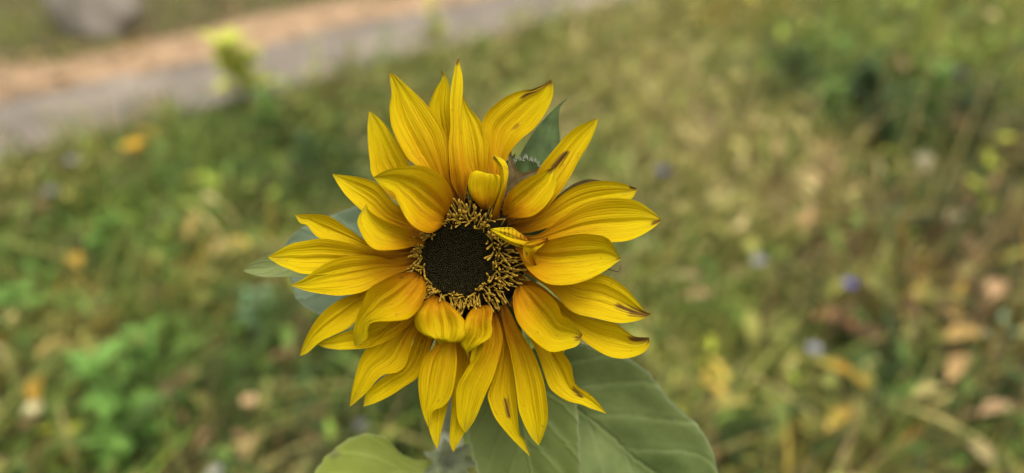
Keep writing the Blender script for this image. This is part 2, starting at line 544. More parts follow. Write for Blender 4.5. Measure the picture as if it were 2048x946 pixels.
def pick_colours(x, y, jitter=0.2, boost=None):
    out = np.zeros((len(x), 3))
    for a in range(0, len(x), 20000):
        xs, ys = x[a:a + 20000], y[a:a + 20000]
        d = ((xs[:, None] - zc[None, :, 0]) / zr[None, :, 0]) ** 2 + ((ys[:, None] - zc[None, :, 1]) / zr[None, :, 1]) ** 2
        w = np.exp(-d * 1.2) @ zw + BM * 0.16
        if boost is not None:
            w = w * boost
        # clumps: neighbours share a kind
        cell = (np.floor(xs / 0.035) * 73856093 + np.floor(ys / 0.045) * 19349663).astype(np.int64)
        u = ((cell * 2654435761) % 1000003) / 1000003.0
        u = np.where(RNG.random(len(xs)) < 0.62, u, RNG.random(len(xs)))
        cw = np.cumsum(w, 1) / w.sum(1, keepdims=True)
        k = np.minimum((u[:, None] > cw).sum(1), len(ZN) - 1)
        v = RNG.integers(0, 3, len(xs))
        out[a:a + 20000] = ZCOL[k, v]
    out *= (1 + jitter * RNG.standard_normal((len(x), 1))).clip(0.5, 1.6)
    return out


def scatter(n, y0, y1, spread, near_bias=1.0):
    y = y0 + (y1 - y0) * RNG.random(n) ** near_bias
    x = (RNG.random(n) * 2 - 1) * (0.35 + spread * y)
    return x, y


def blades(n, y0, y1, spread, hmin, hmax, wmin, wmax, keep, bias=1.0, lean=0.5, drift=0.0):
    x, y = scatter(n, y0, y1, spread, bias)
    k = keep(x, y)
    x, y = x[k], y[k]
    n = len(x)
    h = hmin + (hmax - hmin) * RNG.random(n) ** 1.6
    w = wmin + (wmax - wmin) * RNG.random(n)
    az = np.where(RNG.random(n) < drift, 0.35 + 0.5 * RNG.standard_normal(n), RNG.random(n) * 2 * math.pi)
    ln = h * lean * RNG.random(n) * 1.6
    fa = RNG.random(n) * 2 * math.pi
    fx, fy = np.cos(fa) * w * 0.5, np.sin(fa) * w * 0.5
    V = np.zeros((n, 7, 3))
    for i, t in enumerate((0.0, 0.4, 0.75)):
        px, py, pz = x + np.cos(az) * ln * t ** 2, y + np.sin(az) * ln * t ** 2, h * (t - 0.25 * t * t * (ln / h).clip(0, 1.5))
        s = (1.0, 0.9, 0.6)[i]
        V[:, 2 * i] = np.stack([px - fx * s, py - fy * s, pz], 1)
        V[:, 2 * i + 1] = np.stack([px + fx * s, py + fy * s, pz], 1)
    V[:, 6] = np.stack([x + np.cos(az) * ln, y + np.sin(az) * ln, h * (1 - 0.25 * (ln / h).clip(0, 1.5))], 1)
    b = (np.arange(n) * 7)[:, None]
    T = np.concatenate([b + np.array(f) for f in ((0, 1, 3), (0, 3, 2), (2, 3, 5), (2, 5, 4), (4, 5, 6))], 0)
    return V.reshape(-1, 3), T, x, y, 7


def little_leaves(n, y0, y1, spread, smin, smax, zmax, keep, bias=1.0, flat=0.5):
    x, y = scatter(n, y0, y1, spread, bias)
    k = keep(x, y)
    x, y = x[k], y[k]
    n = len(x)
    s = smin + (smax - smin) * RNG.random(n) ** 1.8
    z = 0.006 + zmax * RNG.random(n) ** 1.3
    az = RNG.random(n) * 2 * math.pi
    tilt = (RNG.random(n) * 2 - 1) * (1.4 * (1 - flat)) + 0.1
    wd = s * (0.07 + 0.19 * RNG.random(n))
    d = np.stack([np.cos(az) * np.cos(tilt), np.sin(az) * np.cos(tilt), np.sin(tilt)], 1)
    sd = np.stack([-np.sin(az), np.cos(az), 0.5 * (RNG.random(n) - 0.5)], 1)
    up = np.cross(d, sd)
    c = np.stack([x, y, z], 1)
    V = np.zeros((n, 8, 3))
    for i, (t, ww, b) in enumerate(((-0.5, 0.02, 0), (-0.2, 0.85, 0.10), (0.15, 0.8, 0.12), (0.5, 0.02, -0.06))):
        ctr = c + d * (s * t)[:, None] + up * (s * b)[:, None]
        lift = up * (wd * 0.25 * ww)[:, None]
        V[:, 2 * i] = ctr - sd * (wd * ww)[:, None] + lift
        V[:, 2 * i + 1] = ctr + sd * (wd * ww)[:, None] + lift
    V[..., 2] = np.maximum(V[..., 2], 0.004)
    b = (np.arange(n) * 8)[:, None]
    Q = np.concatenate([b + np.array(f) for f in ((0, 1, 3, 2), (2, 3, 5, 4), (4, 5, 7, 6))], 0)
    return V.reshape(-1, 3), Q, x, y, 8


def clump(x, y):
    return (np.sin(x * 17 + 2.1 * np.sin(y * 11)) + np.sin(y * 15 + 1.7 * np.sin(x * 13 + 1)) + 0.8 * np.sin(x * 31 - y * 23 + 2 * np.sin(x * 7))) / 2.8


def tufts(x, y):
    return near_side(x, y) & (RNG.random(len(x)) < np.clip(0.36 + 1.0 * clump(x, y), 0.04, 1.0))


def tufts2(x, y):
    return near_side(x, y) & (RNG.random(len(x)) < np.clip(0.40 + 0.9 * clump(x * 1.6 + 3, y * 1.5 + 1), 0.05, 1.0))


def near_side(x, y):
    return side(x, y) < -0.09 + 0.05 * np.sin(x * 9) + 0.03 * np.sin(x * 23 + y * 11)


def far_side(x, y):
    return side(x, y) > W_VERGE - 0.10 + 0.12 * np.sin(x * 5)


def verge_side(x, y):
    s = side(x, y)
    return (s > W_PATH - 0.10) & (s < W_VERGE + 0.12)


v, f, x, y, k = blades(125000, 0.25, 5.2, 0.85, 0.04, 0.21, 0.003, 0.0095, tufts, 1.25, 0.75, 0.5)
g = link_mesh("meadow_grass", v, f, M_ATTR, colour=np.repeat(pick_colours(x, y), k, 0))
tag(g, kind='stuff')
v, f, x, y, k = blades(17000, 0.25, 5.0, 0.85, 0.06, 0.26, 0.007, 0.016, tufts, 1.2, 1.1, 0.55)
g = link_mesh("broad_grass", v, f, M_ATTR, colour=np.repeat(pick_colours(x, y, 0.25, np.array([1.1, .8, 1.2, 1.6, 1, .8, 1.2, 1.2])), k, 0))
tag(g, kind='stuff')
v, f, x, y, k = little_leaves(52000, 0.25, 5.2, 0.85, 0.018, 0.085, 0.13, tufts2, 1.25, 0.45)
g = link_mesh("ground_cover", v, f, M_ATTR, colour=np.repeat(pick_colours(x, y, 0.22, np.array([1.3, 1, 1.1, .8, 1.4, .8, .7, .9])), k, 0))
tag(g, kind='stuff')
v, f, x, y, k = blades(22000, 2.0, 9.0, 0.9, 0.03, 0.12, 0.004, 0.009, far_side, 1.0)
g = link_mesh("lawn_beyond_path", v, f, M_ATTR, colour=np.repeat(pick_colours(x, y), k, 0))
tag(g, kind='stuff')
v, f, x, y, k = little_leaves(9000, 1.5, 7.5, 0.9, 0.03, 0.08, 0.03, verge_side, 1.0, 0.8)
oc = np.array([(0.29, 0.19, 0.118), (0.20, 0.13, 0.075), (0.36, 0.25, 0.165), (0.24, 0.185, 0.10), (0.12, 0.085, 0.045)])[RNG.integers(0, 5, len(x))]
g = link_mesh("leaf_litter", v, f, M_ATTR, colour=np.repeat(oc, k, 0))
tag(g, kind='stuff')

# ------------------------------------------------------------------ the sunflower
HEAD = W(935, 515, -20)
STEM_FOOT = np.array([-0.045, 0.372, 0.0])
sunflower = thing("sunflower", "sharp yellow sunflower with dark centre standing in front of the blurred meadow", "sunflower", STEM_FOOT)

stem_path = spline([STEM_FOOT + (0, 0, -0.01), STEM_FOOT + (0.004, -0.002, 0.25), STEM_FOOT + (0.002, 0.0, 0.5), (-0.040, 0.366, 0.70), (-0.034, 0.350, 0.80),
                    (-0.026, 0.325, 0.872), HEAD + CF * 0.022, HEAD + CF * 0.004], 46)
v, f = tube(stem_path, np.interp(np.linspace(0, 1, 46), [0, 0.8, 0.95, 1], [0.0085, 0.0065, 0.0060, 0.010]), 12)
link_mesh("stem", v, f, M_STEM, sunflower, STEM_FOOT)


def ribbon(name, left, right, material, zprof, cup=10.0, crease=0.0, n=56, m=25, wave=0.0, twist=0.0, veins=None,
           parent=None, wilt=(), label=None, curl=0.0, seed=0, leaf=False, tooth=0.0, groove=1.0):
    """a petal or leaf blade: both rims run tip to base; zprof = heights out of the head's plane from base to tip"""
    rg = np.random.default_rng(seed + 101)
    Lr = spline(left, n)[::-1]
    Rr = spline(right, n)[::-1]
    t = np.linspace(0, 1, n)
    zq = spline(np.stack([np.linspace(0, 400, len(zprof)), zprof], 1), 200)
    z0 = np.interp(t, zq[:, 0] / 400, zq[:, 1])
    if tooth:
        mid_ = (Lr + Rr) / 2
        for E, k0 in ((Lr, 0.0), (Rr, 1.7)):
            sc_ = np.linalg.norm(E - mid_, axis=1, keepdims=True) + 1e-6
            saw = ((np.arange(n) / n * 15 + k0) % 1.0 - 0.4) * tooth + rg.normal(0, tooth * 0.25, n)
            E += (E - mid_) / sc_ * (saw * np.sin(math.pi * np.linspace(0.03, 0.97, n)))[:, None]
    s = np.linspace(-1, 1, m)
    a = (s + 1) / 2
    P = Lr[:, None, :] * (1 - a)[None, :, None] + Rr[:, None, :] * a[None, :, None]
    wd = np.linalg.norm(Lr - Rr, axis=1)
    wn_ = wd / (wd.max() + 1e-9)
    ds = np.where(s < crease, (crease - s) / (1 + crease), (s - crease) / (1 - crease))
    z = z0[:, None] + (cup if leaf else 1.35 * cup) * wn_[:, None] * (ds ** 1.15)[None, :]
    if not leaf:   # two grooves beside the middle fold
        for gx, gd in ((crease + 0.33, 0.18 * groove), (crease - 0.36, 0.14 * groove), (crease, 0.20)):
            z = z - gd * cup * 1.6 * wn_[:, None] * np.exp(-((s - gx) / 0.075) ** 2)[None, :] * np.sin(math.pi * np.clip(t * 1.05, 0, 1))[:, None]
    z = z + curl * wn_[:, None] * (np.maximum(0, ds - 0.72) / 0.28)[None, :] ** 2
    z = z + twist * s[None, :] * (t[:, None] ** 1.5)
    env = np.sin(math.pi * np.clip(t, 0, 1)) ** 0.7
    ph = rg.random(4) * 6.28
    amp = 0.045 * wd.max() if not leaf else 0.02 * wd.max()
    z = z + env[:, None] * amp * (np.sin(3.1 * math.pi * s[None, :] + ph[0]) * 0.55 * (0.4 + 0.6 * t[:, None])
                                  + np.sin(2 * math.pi * 1.3 * t[:, None] + ph[1] + 1.5 * s[None, :]) * 0.7)
    if wave:
        z = z + wave * env[:, None] * np.abs(s[None, :]) ** 2 * np.sin(2 * math.pi * 2.1 * t[:, None] + ph[2] + np.sign(s)[None, :])
    if tooth:      # the blade swells between its side veins
        z = z + 0.013 * wd.max() * env[:, None] * np.abs(np.sin(math.pi * (6.5 * t[:, None] - 2 * np.abs(s)[None, :]))) * (1 - np.abs(s)[None, :] ** 4)
    if not leaf:   # fine pleats along the veins
        nv = veins or max(6, wd.max() / 8.5)
        z = z + 0.35 * env[:, None] * np.sin(2 * math.pi * nv * 0.5 * (s[None, :] + 1) + ph[3])
    pts = W(P[..., 0], P[..., 1], z).reshape(-1, 3)
    if leaf:
        uv = np.stack([np.broadcast_to(s[None, :], z.shape), np.broadcast_to(t[:, None], z.shape)], -1).reshape(-1, 2)
    else:
        uv = np.stack([np.broadcast_to(a[None, :] * nv, z.shape), np.broadcast_to(t[:, None], z.shape)], -1).reshape(-1, 2)
    wl = np.zeros(z.shape)
    for (x0, y0, x1, y1, r) in wilt:
        r = r * 1.35 if r > 5 else r
        e = np.array([x1 - x0, y1 - y0], float)
        q = P - np.array([x0, y0])
        u = np.clip((q @ e) / (e @ e + 1e-9), 0, 1)
        d = np.linalg.norm(q - u[..., None] * e, axis=-1)
        wl = np.maximum(wl, np.clip(1.15 - d / r, 0, 1))
    if not leaf:
        wl = np.maximum(wl, np.clip((t - 0.972) / 0.028, 0, 1)[:, None] * 0.62)
    base = pts.reshape(n, m, 3)[0, m // 2]
    o = link_mesh(name, pts, grid_faces(n, m), material, parent or sunflower, base, uv, {"wilt": wl.ravel()})
    if label:
        o["label"] = label
    return o


BR = "browned streaks"
# each petal: left rim, right rim (tip to base), heights base->tip, options
PETALS = [
    # --- top
    dict(l=[(881, 141), (884, 156), (873, 174), (865, 191), (858, 212), (862, 240), (880, 300), (903, 402)],
         r=[(882, 141), (890, 149), (897, 164), (900, 185), (901, 230), (907, 300), (916, 402)], z=(-2, -16, -22, -18, -6), cup=9, wilt=[(881, 142, 886, 152, 5)]),
    dict(l=[(777, 145), (783, 185), (779, 215), (783, 252), (799, 289), (816, 317), (829, 328), (850, 352), (898, 408)],
         r=[(778, 145), (789, 149), (809, 166), (840, 195), (860, 218), (877, 242), (890, 266), (895, 290), (898, 330), (899, 354), (914, 405)],
         z=(4, 8, 4, 2, 14), cup=15, cr=-0.35, curl=5, wilt=[(777, 146, 779, 158, 4)]),
    dict(l=[(738, 223), (735, 252), (736, 289), (740, 323), (746, 352), (790, 400), (872, 452)],
         r=[(739, 223), (745, 225), (765, 242), (785, 269), (806, 300), (814, 312), (820, 335), (850, 375), (888, 430)], z=(0, -10, -14, -10, 0), cup=13, cr=0.0),
    dict(l=[(924, 182), (917, 260), (924, 320), (938, 350), (945, 402)],
         r=[(924, 182), (927, 195), (941, 218), (961, 242), (973, 269), (978, 293), (976, 330), (971, 350), (966, 404)], z=(2, 4, 4, 0, -6), cup=11, cr=-0.2),
    dict(l=[(918, 117), (912, 124), (907, 147), (902, 178), (900, 212), (901, 252), (897, 289), (899, 330), (903, 364), (917, 391), (924, 406)],
         r=[(919, 117), (921, 134), (925, 151), (926, 178), (923, 212), (921, 235), (923, 269), (928, 303), (934, 333), (938, 352), (934, 375), (929, 406)],
         z=(14, 40, 34, 24, 4), cup=-8, cr=0.1, wilt=[(918, 117, 914, 128, 6)]),
    dict(l=[(1102, 158), (1083, 171), (1062, 179), (1042, 181), (1018, 190), (995, 205), (974, 225), (964, 245), (966, 275), (972, 310), (978, 405)],
         r=[(1103, 158), (1107, 178), (1103, 201), (1089, 229), (1069, 256), (1045, 276), (1029, 293), (1015, 315), (1006, 350), (1000, 410)],
         z=(0, -6, -8, -6, 6), cup=19, cr=0.12, wilt=[(1100, 163, 1050, 190, 10), (1046, 196, 1078, 176, 9), (1028, 259, 1036, 250, 7)], lab="upper petal with a brown streak along its tip"),
    dict(l=[(1196, 236), (1171, 245), (1150, 256), (1130, 273), (1113, 293), (1096, 313), (1083, 330), (1074, 345), (1050, 390), (1012, 432)],
         r=[(1197, 236), (1191, 259), (1177, 289), (1160, 317), (1144, 347), (1127, 374), (1110, 398), (1090, 420), (1062, 441), (1016, 451)],
         z=(2, 8, 4, 0, 4), cup=17, cr=-0.05, wilt=[(1108, 334, 1128, 309, 9), (1116, 330, 1134, 305, 7)], lab="upper right petal with dark brown streaks in its fold"),
    # --- right
    dict(l=[(1274, 377), (1253, 369), (1230, 363), (1199, 362), (1172, 366), (1149, 374), (1125, 388), (1094, 415), (1054, 440), (1020, 448)],
         r=[(1274, 378), (1269, 391), (1258, 400), (1230, 410), (1170, 425), (1110, 450), (1060, 465), (1024, 466)], z=(0, -2, -8, -12, -6), cup=13, cr=0.1, wilt=[(1262, 374, 1272, 378, 6)]),
    dict(l=[(1323, 440), (1308, 425), (1287, 409), (1264, 399), (1230, 396), (1199, 399), (1165, 409), (1138, 425), (1115, 442), (1071, 470), (1028, 464)],
         r=[(1323, 441), (1308, 455), (1284, 470), (1257, 481), (1230, 484), (1200, 484), (1150, 484), (1080, 485), (1032, 484)],
         z=(2, 12, 12, 8, 4), cup=15, cr=0.1, wilt=[(1306, 446, 1320, 441, 6)]),
    dict(l=[(1242, 517), (1233, 503), (1226, 489), (1213, 475), (1189, 469), (1155, 468), (1121, 474), (1094, 481), (1060, 488), (1030, 486)],
         r=[(1242, 518), (1223, 533), (1199, 548), (1169, 562), (1132, 570), (1094, 567), (1064, 547), (1047, 526), (1036, 504), (1030, 500)],
         z=(6, 30, 38, 34, 14), cup=28, cr=-0.15, curl=4, wilt=[(1240, 517, 1232, 520, 4)]),
    dict(l=[(1302, 627), (1291, 622), (1274, 601), (1253, 577), (1230, 560), (1203, 549), (1150, 546), (1080, 535), (1034, 522)],
         r=[(1302, 628), (1287, 638), (1257, 645), (1230, 645), (1189, 636), (1155, 628), (1132, 614), (1115, 594), (1085, 568), (1038, 540)],
         z=(0, 2, 2, 0, -2), cup=17, cr=-0.1, wilt=[(1296, 629, 1238, 612, 12), (1262, 624, 1300, 630, 13)], lab="right petal with a blackish brown withered streak near its tip"),
    dict(l=[(1298, 675), (1270, 673), (1253, 662), (1230, 646), (1203, 641), (1172, 633), (1130, 610), (1080, 570), (1032, 545)],
         r=[(1299, 677), (1299, 692), (1284, 707), (1257, 716), (1230, 716), (1203, 706), (1172, 685), (1140, 655), (1100, 610), (1034, 562)],
         z=(-2, -14, -18, -14, 4), cup=14, cr=-0.1, curl=5, wilt=[(1298, 678, 1262, 679, 12)], lab="lower right petal with a burnt brown rolled tip"),
    dict(l=[(1213, 826), (1196, 804), (1179, 787), (1155, 772), (1147, 753), (1142, 729), (1124, 702), (1080, 645), (1030, 595)],
         r=[(1212, 827), (1182, 817), (1162, 809), (1135, 802), (1111, 787), (1098, 773), (1088, 746), (1071, 699), (1044, 650), (1018, 607)],
         z=(-2, -8, -12, -10, -4), cup=15, cr=-0.2, wilt=[(1146, 778, 1162, 793, 7), (1146, 742, 1152, 768, 4)]),
    # --- bottom
    dict(l=[(1059, 912), (1041, 895), (1013, 865), (989, 833), (976, 797), (977, 785), (989, 753), (1001, 709), (1006, 668), (1003, 640), (996, 612)],
         r=[(1060, 912), (1049, 881), (1039, 866), (1035, 821), (1031, 777), (1027, 749), (1023, 713), (1017, 676), (1011, 640), (1006, 610)],
         z=(0, -6, -8, -6, -10), cup=11, cr=0.3, wilt=[(1012, 800, 1018, 832, 8)], lab="lower petal with a small brown stain halfway along"),
    dict(l=[(1077, 891), (1061, 873), (1045, 841), (1037, 817), (1033, 785), (1027, 741), (1019, 700), (1010, 664), (1000, 612)],
         r=[(1078, 891), (1089, 865), (1096, 833), (1093, 793), (1085, 753), (1069, 709), (1049, 676), (1037, 656), (1025, 632), (1012, 606)],
         z=(4, 12, 10, 6, -2), cup=13, cr=-0.1),
    dict(l=[(930, 866), (916, 841), (912, 801), (914, 773), (926, 749), (938, 730), (952, 712), (963, 680), (972, 618)],
         r=[(931, 866), (949, 841), (965, 805), (975, 781), (989, 749), (1003, 697), (1005, 668), (996, 636), (988, 614)],
         z=(4, 14, 14, 8, -4), cup=13, cr=-0.1),
    dict(l=[(906, 904), (899, 881), (902, 833), (904, 785), (906, 730), (915, 680), (935, 625)],
         r=[(907, 904), (928, 867), (936, 845), (944, 800), (948, 750), (956, 690), (955, 625)], z=(-2, -12, -18, -20, -18), cup=10),
    dict(l=[(874, 898), (864, 877), (857, 850), (855, 800), (868, 720), (894, 630)],
         r=[(875, 898), (880, 880), (883, 861), (896, 809), (906, 770), (912, 700), (908, 630)], z=(-4, -16, -22, -22, -18), cup=9),
    dict(l=[(856, 854), (844, 821), (838, 789), (837, 757), (843, 729), (852, 709), (870, 688), (888, 622)],
         r=[(857, 854), (862, 845), (866, 823), (886, 813), (902, 793), (910, 761), (914, 721), (912, 689), (906, 622)],
         z=(2, 8, 6, 4, -4), cup=14, cr=-0.25, curl=4),
    dict(l=[(945, 738), (940, 722), (944, 700), (950, 660), (955, 620)],
         r=[(946, 738), (956, 720), (964, 700), (968, 670), (966, 620)], z=(4, 22, 24, 22), cup=8),
    dict(l=[(726, 813), (733, 785), (749, 769), (773, 751), (798, 738), (815, 710), (840, 655), (868, 600)],
         r=[(727, 813), (753, 805), (785, 789), (809, 773), (833, 757), (847, 735), (861, 692), (880, 612)], z=(-2, -12, -16, -14, -8), cup=14, cr=-0.1, curl=4),
    dict(l=[(699, 813), (703, 785), (711, 749), (721, 717), (737, 692), (775, 655), (848, 590)],
         r=[(700, 813), (711, 805), (733, 785), (753, 761), (769, 749), (793, 745), (809, 733), (817, 713), (825, 685), (838, 660), (866, 604)],
         z=(2, 4, 2, 0, -8), cup=15, cr=0.0, curl=4),
    dict(l=[(633, 686), (660, 676), (684, 666), (705, 660), (737, 648), (790, 620), (842, 568)],
         r=[(633, 688), (648, 695), (676, 699), (713, 698), (733, 696), (753, 691), (785, 676), (809, 658), (829, 640), (856, 586)], z=(2, 16, 14, 6, -6), cup=11, cr=0.1),
    dict(l=[(806, 764), (815, 715), (848, 645), (880, 600)], r=[(807, 764), (838, 746), (864, 690), (896, 606)], z=(-6, -20, -26, -24), cup=9),
    dict(l=[(988, 806), (966, 765), (972, 700), (984, 616)], r=[(989, 806), (1000, 765), (1012, 700), (1006, 616)], z=(-6, -22, -28, -26), cup=9),
    dict(l=[(1120, 716), (1096, 700), (1064, 650), (1030, 600)], r=[(1121, 715), (1132, 690), (1110, 645), (1040, 590)], z=(-8, -22, -28, -26), cup=9),
    dict(l=[(880, 800), (872, 740), (885, 680), (905, 625)], r=[(881, 800), (905, 740), (925, 690), (925, 630)], z=(-8, -24, -30, -28), cup=9),
    # --- left
    dict(l=[(599, 712), (608, 684), (624, 652), (644, 626), (668, 606), (697, 592), (729, 582), (765, 566), (836, 538)],
         r=[(600, 712), (616, 705), (640, 684), (664, 672), (693, 658), (711, 642), (727, 618), (770, 585), (840, 556)], z=(0, -2, -2, 2, -6), cup=14, cr=-0.05, veins=11),
    dict(l=[(580, 570), (604, 559), (629, 541), (653, 525), (677, 516), (701, 511), (729, 510), (757, 513), (781, 520), (806, 523), (834, 518)],
         r=[(581, 571), (592, 575), (617, 583), (653, 589), (681, 591), (713, 587), (737, 579), (761, 565), (785, 551), (813, 541), (836, 532)],
         z=(4, 16, 18, 14, 6), cup=14, cr=-0.05),
    dict(l=[(536, 513), (560, 499), (584, 487), (613, 481), (641, 477), (673, 481), (705, 488), (737, 498), (775, 505), (834, 502)],
         r=[(536, 515), (544, 521), (560, 531), (580, 539), (596, 545), (613, 548), (660, 548), (740, 535), (834, 520)], z=(2, 4, 4, 4, 2), cup=12, cr=0.1),
    dict(l=[(589, 429), (617, 428), (649, 430), (669, 438), (693, 454), (717, 471), (735, 482), (790, 494), (842, 496)],
         r=[(590, 430), (600, 446), (613, 450), (629, 469), (641, 477), (661, 482), (720, 494), (760, 508), (842, 510)], z=(0, -8, -12, -10, -4), cup=12, cr=0.0),
    dict(l=[(664, 348), (689, 350), (717, 354), (745, 362), (763, 374), (779, 394), (800, 415), (868, 448)],
         r=[(665, 349), (677, 370), (693, 392), (713, 412), (732, 428), (770, 455), (854, 476)], z=(2, 4, 2, -2, -8), cup=13, cr=0.0),
    # --- inner, standing up over the disc rim
    dict(l=[(746, 355), (765, 344), (792, 335), (826, 331), (850, 333), (873, 344), (890, 359), (901, 377), (906, 394), (903, 408), (894, 424)],
         r=[(747, 356), (769, 374), (788, 387), (794, 402), (800, 414), (812, 436), (826, 452), (843, 462), (861, 466), (879, 457), (889, 444)],
         z=(12, 50, 58, 44, 16), cup=44, cr=0.12, curl=-6, veins=16),
    dict(l=[(733, 408), (741, 424), (777, 444), (813, 458), (841, 476), (858, 486)],
         r=[(732, 409), (721, 426), (715, 442), (718, 457), (729, 479), (741, 493), (757, 500), (785, 500), (809, 497), (832, 492), (852, 492)],
         z=(10, 36, 42, 36, 30), cup=20, cr=-0.55, curl=6, veins=13),
    dict(l=[(709, 692), (706, 671), (711, 643), (723, 611), (737, 579), (761, 563), (785, 551), (813, 544), (838, 544)],
         r=[(710, 692), (721, 687), (735, 675), (736, 659), (741, 647), (757, 643), (789, 642), (817, 637), (837, 619), (849, 595), (853, 575), (849, 559), (842, 549)],
         z=(10, 44, 54, 46, 22), cup=30, cr=-0.1, curl=10, wilt=[(800, 556, 806, 554, 4)]),
    dict(l=[(1107, 334), (1083, 344), (1052, 357), (1032, 371), (1015, 388), (1007, 408), (1003, 428)],
         r=[(1109, 334), (1112, 354), (1111, 377), (1101, 398), (1084, 419), (1064, 432), (1040, 436), (1014, 437)],
         z=(12, 36, 42, 40, 40), cup=30, cr=-0.35, curl=6, wilt=[(1098, 340, 1110, 334, 9)], lab="small cupped inner petal with a brown withered tip"),
    dict(l=[(971, 347), (954, 341), (941, 348), (936, 366), (940, 388), (950, 402), (960, 414), (966, 420)],
         r=[(973, 347), (986, 351), (998, 350), (1004, 362), (1000, 385), (990, 408), (978, 420)], z=(12, 34, 46, 52, 40), cup=10, cr=0.25, curl=-12, veins=9),
    dict(l=[(988, 311), (986, 318), (998, 334), (1001, 352), (1003, 373), (995, 398), (987, 420), (982, 441)],
         r=[(990, 311), (1002, 316), (1012, 325), (1017, 342), (1013, 371), (1007, 398), (1001, 420), (998, 438)], z=(26, 56, 72, 68, 58), cup=-12, cr=-0.2, veins=5, wilt=[(988, 313, 994, 320, 4)]),
    dict(l=[(983, 457), (1003, 455), (1023, 455), (1037, 464), (1050, 472), (1060, 482)],
         r=[(984, 459), (1003, 471), (1020, 479), (1040, 484), (1058, 486)], z=(46, 58, 60, 58), cup=-4, cr=0.0, veins=4,
         wilt=[(x, y0, x + 1, y1, 2.2) for x, y0, y1 in ((1001, 457, 468), (1009, 456, 472), (1017, 456, 475), (1025, 458, 478), (1033, 463, 480), (1041, 468, 482), (1049, 474, 484))]),
    dict(l=[(980, 458), (1000, 466), (1020, 475), (1040, 480), (1060, 482), (1080, 478), (1096, 475)],
         r=[(981, 460), (996, 473), (1017, 486), (1037, 494), (1054, 498), (1077, 494), (1097, 482)], z=(66, 76, 76, 62), cup=-9, cr=0.0, veins=5,
         wilt=[(1040, 491, 1043, 492, 3)], lab="curled inner petal rolled over the rim of the disc"),
    dict(l=[(1095, 479), (1077, 480), (1060, 483), (1050, 487), (1046, 500), (1048, 515), (1056, 524), (1072, 532)],
         r=[(1095, 480), (1084, 492), (1074, 500), (1069, 512), (1070, 522), (1074, 530)], z=(38, 52, 66, 62, 56), cup=8, cr=0.3, veins=7, wilt=[(1050, 500, 1053, 508, 5)]),
    dict(l=[(880, 690), (872, 681), (856, 674), (837, 662), (829, 645), (831, 628), (843, 608), (858, 595), (866, 588)],
         r=[(881, 690), (890, 684), (908, 686), (924, 681), (934, 660), (932, 645), (916, 624), (898, 606), (884, 598)],
         z=(14, 46, 54, 50, 26), cup=16, cr=-0.02, curl=-16, gr=2.6, veins=15, wave=5),
    dict(l=[(936, 716), (932, 704), (922, 688), (926, 668), (931, 640), (940, 622), (950, 612)],
         r=[(937, 716), (939, 704), (949, 697), (962, 688), (980, 676), (985, 660), (983, 645), (985, 624), (977, 611), (962, 610)],
         z=(12, 40, 46, 40, 20), cup=18, cr=0.1, curl=-8, veins=10, wave=4, wilt=[(938, 706, 948, 700, 5)]),
    dict(l=[(1164, 672), (1156, 690), (1136, 698), (1104, 704), (1081, 692), (1054, 668), (1034, 641), (1026, 607), (1028, 584), (1036, 572)],
         r=[(1165, 670), (1152, 651), (1136, 638), (1123, 630), (1118, 614), (1105, 596), (1084, 579), (1062, 569), (1046, 568)],
         z=(12, 44, 50, 44, 20), cup=32, cr=0.25, curl=6, veins=17, wilt=[(1155, 676, 1166, 670, 9)], lab="broad inner petal with a browned folded tip"),
]
for i, p in enumerate(PETALS):
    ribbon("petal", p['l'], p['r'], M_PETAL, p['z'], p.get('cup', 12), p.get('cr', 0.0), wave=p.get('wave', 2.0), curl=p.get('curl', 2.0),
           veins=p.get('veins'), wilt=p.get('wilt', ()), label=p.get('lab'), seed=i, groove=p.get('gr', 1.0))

# --- disc
disc_c = np.array([930.0, 517.0])
rr = np.linspace(0, 1, 22)
th = np.linspace(0, 2 * math.pi, 49)[:-1]
dz = lambda r: 14 * np.exp(-((r - 0.62) / 0.25) ** 2) - 26 * np.clip(r - 0.75, 0, 1) / 0.25 * 0.8 - 4 * (1 - r)
v = []
for r in rr:
    v += [W(disc_c[0] + 122 * r * math.cos(a), disc_c[1] + 122 * r * math.sin(a), dz(np.array(r))) for a in th]
v = np.array(v)
nt_ = len(th)
f = [(i * nt_ + k, i * nt_ + (k + 1) % nt_, (i + 1) * nt_ + (k + 1) % nt_, (i + 1) * nt_ + k) for i in range(len(rr) - 1) for k in range(nt_)]
disc_o = W(disc_c[0], disc_c[1], 0)
disc = link_mesh("seed_disc", v, f, M_DISC, sunflower, disc_o)

